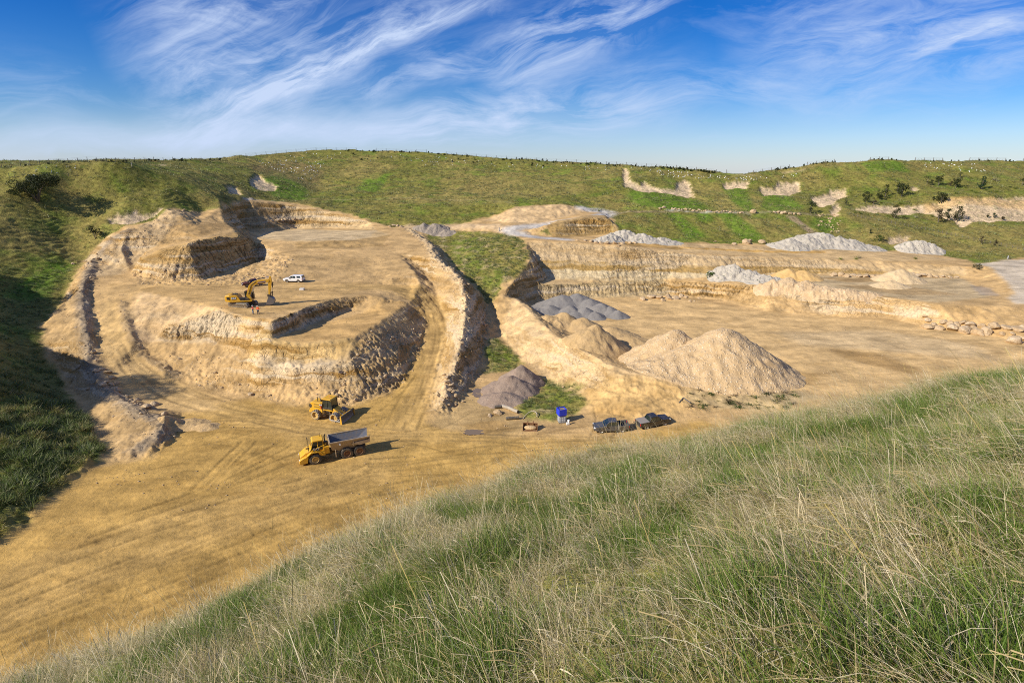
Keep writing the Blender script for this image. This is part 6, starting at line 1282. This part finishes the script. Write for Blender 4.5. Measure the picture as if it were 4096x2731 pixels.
# planted seedlings and their white guards on the upper slopes
GUARD = MB().prism([(-.28, 0), (.28, 0), (.24, .55), (-.24, .55)], -.25, .25).build('tree_guard', paint_mat('white guard', (.85, .85, .83), .6, 0, 0), None); gm = GUARD.data; bpy.data.objects.remove(GUARD)
def in_px(poly, n, seed):
    r = random.Random(seed); P = px(poly); us = [p[0] for p in P]; vs = [p[1] for p in P]; out = []
    while len(out) < n:
        u, v = r.uniform(min(us), max(us)), r.uniform(min(vs), max(vs)); c = False
        for (x1, y1), (x2, y2) in zip(P, P[1:]+P[:1]):
            if (y1 > v) != (y2 > v) and u < (x2-x1)*(v-y1)/(y2-y1)+x1: c = not c
        if c: out.append((u, v))
    return out
spots = in_px("1030,650 1160,622 1300,640 1290,690 1230,735 1130,690", 95, 1)+in_px("1180,610 1700,622 2000,650 2480,672 2470,685 2000,668 1700,660 1400,640 1300,640", 70, 2)+in_px("2510,668 2700,685 2900,705 3060,705 3190,695 3200,704 3050,722 2860,722 2740,712 2640,705", 85, 3)+in_px("3650,650 3900,655 3960,690 3820,690 3700,668", 30, 4)+in_px("60,700 200,660 330,660 300,700 150,705", 16, 5)
pts = march(H, np.array(spots))
for p_ in pts:
    o = bpy.data.objects.new('tree_guard', gm); COL.objects.link(o); o.location = p_; s = random.uniform(.6, 1.0)*(.62 if p_[1] > 250 else .5); o.scale = (s, s, s); o.rotation_euler = (0, 0, random.uniform(0, 3)); tag(o, 'small white plant guard among the seedlings on the upper slopes', 'plant guard', 'white plant guards on the upper slopes')
SEED = [foliage([(0, 0, .4, .42), (.12, .05, .62, .3), (-.14, -.05, .5, .3), (.05, -.1, .25, .45)], 90, .22, DK, 200+k) for k in range(3)]
def ridge_pts(u0, u1, n, seed, dv=3):
    r = random.Random(seed); xs = np.array([0, 220, 352, 480, 600, 880, 1000, 1282, 1484, 1704, 2012, 2484, 2660, 2880, 3012, 3072, 3292, 3512, 3732, 4084]); ys = np.array([672, 650, 643, 645, 641, 639, 622, 597, 601, 608, 633, 659, 668, 690, 692, 683, 650, 637, 641, 642])
    us = [r.uniform(u0, u1) for _ in range(n)]; return [(u, float(np.interp(u, xs, ys))+r.uniform(1, dv)) for u in us]
for p_ in march(H, np.array(ridge_pts(1380, 1900, 50, 1, 8)+ridge_pts(2000, 2480, 50, 2, 9)+ridge_pts(2520, 2860, 65, 3, 8)+ridge_pts(3080, 3420, 35, 4, 5)+ridge_pts(3420, 4090, 25, 5, 5)+ridge_pts(20, 900, 45, 6, 6)+in_px("1400,615 2000,645 2480,670 2480,682 1990,665 1400,640", 25, 9))):
    o = bpy.data.objects.new('seedling', SEED[random.randrange(3)]); COL.objects.link(o); o.location = p_; s = random.uniform(.6, 1.35)*(1 if p_[1] > 230 else .7); o.scale = (s*random.uniform(.7, 1.2), s, s*random.uniform(.7, 1.2)); tag(o, 'young dark seedling bush planted along the ridge line', 'seedling', 'seedlings planted along the ridge')
# ------------------------------------------------------------------ fences
POSTM = paint_mat('grey timber post', (.15, .13, .11), .9, 0, .2, (.25, .22, .18)); WIREM = paint_mat('wire', (.18, .18, .18), .5, .5, 0)
def fence(label, us, vs_fn, ph, cat='fence', step=30, battens=0, thick=.11, wires=4):
    pts = march(H, np.array([(u, vs_fn(u)) for u in us])); t = thing('post_and_wire_fence', label, cat, pts[0]); base = Vector(pts[0]); r = random.Random(int(us[0]))
    for p_ in pts:
        q = Vector(p_)-base; h = ph*r.uniform(.9, 1.12); l = r.uniform(-.06, .06); MB().tube([(q.x, q.y, q.z-.3), (q.x+l, q.y, q.z+h)], [thick/2, thick/2], 6).build('post', POSTM, t)
    m = MB()
    for k in range(wires):
        z = ph*(.2+.75*k/(wires-1)); m.tube([tuple(Vector(p_)-base+Vector((0, 0, z))) for p_ in pts], .014, 4)
    m.build('wire', WIREM, t)
    if battens:
        m = MB()
        for a, b_ in zip(pts[:-1], pts[1:]):
            for k in range(1, battens+1):
                q = Vector(a).lerp(Vector(b_), k/(battens+1))-base; m.tube([(q.x, q.y, q.z-.4), (q.x, q.y, q.z+ph*.62*r.uniform(.7, 1.1))], [.035, .035], 4)
        m.build('batten', POSTM, t)
    return t
rx = np.array([0, 220, 352, 480, 600, 880, 1000, 1282, 1484, 1704, 2012, 2484, 2660, 2880, 3012, 3072, 3292, 3512, 3732, 4084, 4300]); ry = np.array([672, 650, 643, 645, 641, 639, 622, 597, 601, 608, 633, 659, 668, 690, 692, 683, 650, 637, 641, 642, 644])
rv = lambda u: float(np.interp(u, rx, ry))+3.0
fence('tall netting fence along the skyline of the left hill', list(range(8, 960, 38)), rv, 1.45, battens=4, thick=.16); fence('post and wire fence along the skyline of the middle hill', list(range(985, 2880, 40)), rv, 1.6, battens=1, thick=.22); fence('post and wire fence along the skyline of the right hill', list(range(2905, 4110, 36)), rv, 1.6, battens=2, thick=.2)
fence('low pale fence running down across the right slope', [3395+17*k for k in range(26)]+[3850+22*k for k in range(13)], lambda u: 862+(u-3395)*.19+max(0, u-3740)*.02, .95, thick=.12, wires=3).children[0]
fence('short old fence across the left hillside above the dark tree', [38, 60, 192, 236, 275, 310], lambda u: 712-(u-38)*.03, 1.3, thick=.1, wires=3)
def post(name, label, cat, u, v, h, r_, mat, capm=None, cap=.12):
    t = thing(name, label, cat, ground(f"{u},{v}")[0]); MB().tube([(0, 0, -.2), (0, 0, h)], [r_, r_], 8).build('shaft', mat, t)
    if capm: MB().tube([(0, 0, h-cap), (0, 0, h+.01)], [r_*1.15, r_*1.15], 8).build('tip', capm, t)
    return t
GP = paint_mat('grey post', (.42, .44, .46), .6, 0, .1); post('marker_post', 'grey marker post beside the road at the far right', 'post', 4031, 1035, 1.1, .14, GP, DARKM); post('marker_post', 'grey marker post where the hairpin road meets the gully', 'post', 1997, 925, 1.3, .16, GP)
TW = paint_mat('pale timber', (.50, .45, .36), .8, 0, .1); post('strainer_post', 'pale timber strainer post near the top of the left knoll', 'post', 528, 668, 1.5, .1, TW)
# ------------------------------------------------------------------ small things by the haul road
def at(u, v): return ground(f"{u},{v}")[0]
PLAS = paint_mat('milky plastic', (.66, .71, .72), .35, 0, .1); BLUE = paint_mat('blue liner', (.008, .04, .62), .5, 0, .04); CAGE = paint_mat('galvanised cage', (.45, .46, .47), .4, .7, .1)
g = at(2247, 1693)
def ibc(z, label, body, top, rz):
    t = thing('bulk_container', label, 'container', (g.x, g.y+.6, g.z+z), rz); MB().box(-.58, .58, -.58, .58, 0, .13, .01).build('pallet', DARKM if body is not PLAS else CAGE, t)
    MB().box(-.55, .55, -.55, .55, .14, 1.12, .08).build('tank', body, t); m = MB()
    for k in range(5):
        a = -.58+1.16*k/4
        for s in (-.59, .59): m.tube([(a, s, .1), (a, s, 1.12)], .016, 4).tube([(s, a, .1), (s, a, 1.12)], .016, 4)
    for zz in (.15, .45, .78, 1.12): m.tube([(-.59, -.59, zz), (.59, -.59, zz), (.59, .59, zz), (-.59, .59, zz), (-.59, -.59, zz)], .016, 4)
    m.build('cage', CAGE, t); MB().cyl((0, 0, 1.1), (0, 0, 1.18), .12).build('lid', BLK if body is PLAS else top, t); return t
ibc(0, 'milky white bulk container in a wire cage, under the blue one', PLAS, BLK, R(12))
t = thing('bulk_container', 'bright blue bulk container with an open top, stacked on the white one', 'container', (g.x-.02, g.y+.6, g.z+1.2), R(18)); MB().box(-.6, .6, -.6, .6, 0, .1, .01).build('pallet', DARKM, t)
m = MB(); m.box(-.63, .63, -.63, -.58, .08, 1.15, .015).box(-.63, .63, .58, .63, .08, 1.15, .015).box(-.63, -.58, -.58, .58, .08, 1.15, .015).box(.58, .63, -.58, .58, .08, 1.15, .015).build('wrap', BLUE, t); MB().box(-.57, .57, -.57, .57, .12, .98, .02).build('load', paint_mat('brown sacks', (.28, .21, .16), .85, 0, .2), t); MB().tube([(-.3, .1, .9), (-.3, .1, 1.35)], .05).build('spout', BLUE, t)
for i, (dx, dy, dz, lab) in enumerate([(.78, -.35, 0, 'white jerrycan on the ground left of the other two by the containers'), (1.05, -.30, 0, 'white jerrycan at the bottom of the stack of two by the containers'), (1.05, -.28, .42, 'white jerrycan on top of another beside the containers')]):
    t = thing('jerrycan', lab, 'jerrycan', (g.x+dx-.22*(i > 0)*0, g.y+dy-.1, gz(g.x+dx, g.y+dy-.1)+dz), R(20*i), 'white jerrycans beside the containers'); MB().box(-.13, .13, -.16, .16, 0, .38, .04).build('can', WHT, t); MB().cyl((.05, 0, .37), (.05, 0, .43), .035).build('cap', RED if i == 3 else WHT, t); MB().tube([(-.1, 0, .38), (-.06, 0, .44), (.0, 0, .44), (.02, 0, .38)], .015, 5).build('handle', WHT, t)
def pipe(label, pts, r_, mat, name='culvert_pipe', ribs=True, cat='pipe'):
    P = [Vector(p_) for p_ in pts]; base = P[0].copy(); Q = []; RR = []
    for a, b_ in zip(P[:-1], P[1:]):
        n = max(2, int((b_-a).length/.09)) if ribs else 3
        for k in range(n): Q.append(a.lerp(b_, k/n)-base+Vector((0, 0, r_))); RR.append(r_*(1.0 if not ribs or len(RR) % 2 else .90))
    Q.append(P[-1]-base+Vector((0, 0, r_))); RR.append(r_); m = MB(); m.tube(Q, RR, 14); o = m.build(name, mat, None, True); o.location = base; tag(o, label, cat)
    d = (Q[-1]-Q[-2]).normalized(); e = MB().cyl(Q[-1]-d*.02, Q[-1]+d*.012, r_*.84, n=14).build('bore', BLK, o); return o
PIPEB = paint_mat('black corrugated plastic', (.045, .05, .055), .5, 0, .3); CONC = paint_mat('weathered pipe', (.40, .36, .30), .85, 0, .4)
pipe('black corrugated culvert pipe lying beside the loader bucket', [at(2024, 1679), at(2076, 1675)], .26, PIPEB); pipe('short black culvert pipe end behind the pale rocks', [at(1979, 1633), at(2006, 1631)], .28, PIPEB); pipe('long dusty grey culvert pipe running towards the grass', [at(2008, 1630), at(2034, 1637), at(2058, 1648), at(2072, 1653)], .30, CONC)
hp = [at(2092, 1676), at(2102, 1665), at(2116, 1655), at(2132, 1652), at(2144, 1656), at(2149, 1664), at(2147, 1672)]; pipe('curved grey hose looped on the grass behind the loader bucket', [p_+Vector((0, 0, .12*i)) if i < 3 else p_+Vector((0, 0, .35-.07*(i-3))) for i, p_ in enumerate(hp)], .07, CONC, 'hose', False, 'hose')
g = at(2121, 1724); t = thing('loader_bucket', 'rusty loader bucket filled with gravel, left beside the haul road', 'bucket', g+Vector((0, .5, 0)), R(-6))
MB().prism([(-.62, .02), (.6, .02), (.6, .07), (-.5, .08), (-.56, .3), (-.5, .8), (-.3, 1.0), (-.36, 1.05), (-.6, .86), (-.66, .3)], -1.12, 1.12, Matrix.Rotation(-math.pi/2, 4, 'Z')).build('bucket_shell', RUST, t)
for s in (-1, 1): MB().prism([(-.6, .0), (.6, .0), (.45, .35), (-.25, 1.02), (-.55, .9)], s*1.12-.03, s*1.12+.03, Matrix.Rotation(-math.pi/2, 4, 'Z')).build('side_plate', RUST, t)
m = MB(); m.sphere((0, .1, .32), 1.0, (1.05, .5, .34), 3); o = m.build('gravel_load', HM['tan'], t, True); MB().box(-.5, -.35, .35, .75, .7, 1.2, .03).box(.35, .5, .35, .75, .7, 1.2, .03).build('mounting_lug', RUST, t)
for lab, a, b_ in (('dark timber post lying on the stony bank', (2716, 1612), (2733, 1592)), ('second timber rail lying across the stony bank', (2732, 1592), (2762, 1614))):
    P0, P1 = at(*a), at(*b_); o = MB().tube([(0, 0, .1), tuple(P1-P0+Vector((0, 0, .12)))], .09, 7).build('timber_post', POSTM, None); o.location = P0; tag(o, lab, 'timber')
# yellow stake on the near hill
gN = march(H, np.array([(3472, 1560.0)]), 3, 60, 1500)[0]; t = thing('marker_stake', 'thin yellow topped timber stake rising from the near grass', 'stake', gN); dS = math.hypot(gN[0], gN[1]); MB().box(-.02, .02, -.02, .02, -.1, .42).build('shaft', TW, t); MB().box(-.023, .023, -.023, .023, .30, .44).build('tip', paint_mat('yellow tip', (.85, .45, .02), .6, 0, 0), t)
# ------------------------------------------------------------------ puddles
def water_mat():
    m, nt = new_mat('water'); b = NB(nt); n = b.noise(b.coord('Object'), 3, 3); b.out((.24, .17, .09, 1), .16, b.bump(n, .1, .03), spec=.6); return m
WM = water_mat()
def puddle(s):
    P = march(H, np.array(px(s))); z = float(np.median(P[:, 2]))+.05; c = P.mean(0); n = 40; me = bmesh.new(); vs = []
    for k in range(n):
        i = k*len(P)/n; a = P[int(i)]; b_ = P[(int(i)+1) % len(P)]; f = i-int(i); q = a*(1-f)+b_*f; w = 1+.10*math.sin(k*2.4)+.06*math.sin(k*5.1); vs.append(me.verts.new((c[0]+(q[0]-c[0])*w, c[1]+(q[1]-c[1])*w, z)))
    me.faces.new(vs); m = bpy.data.meshes.new('puddle'); me.to_mesh(m); me.free(); m.materials.append(WM); o = bpy.data.objects.new('puddle', m); COL.objects.link(o); o['kind'] = 'structure'
for s in ("1888,1580 1893,1558 1912,1553 1930,1562 1948,1586 1930,1592 1905,1590", "1850,1738 1865,1722 1910,1718 1960,1720 1955,1730 1920,1738 1880,1742"): puddle(s)
print('things', round(time.time()-T0, 1))
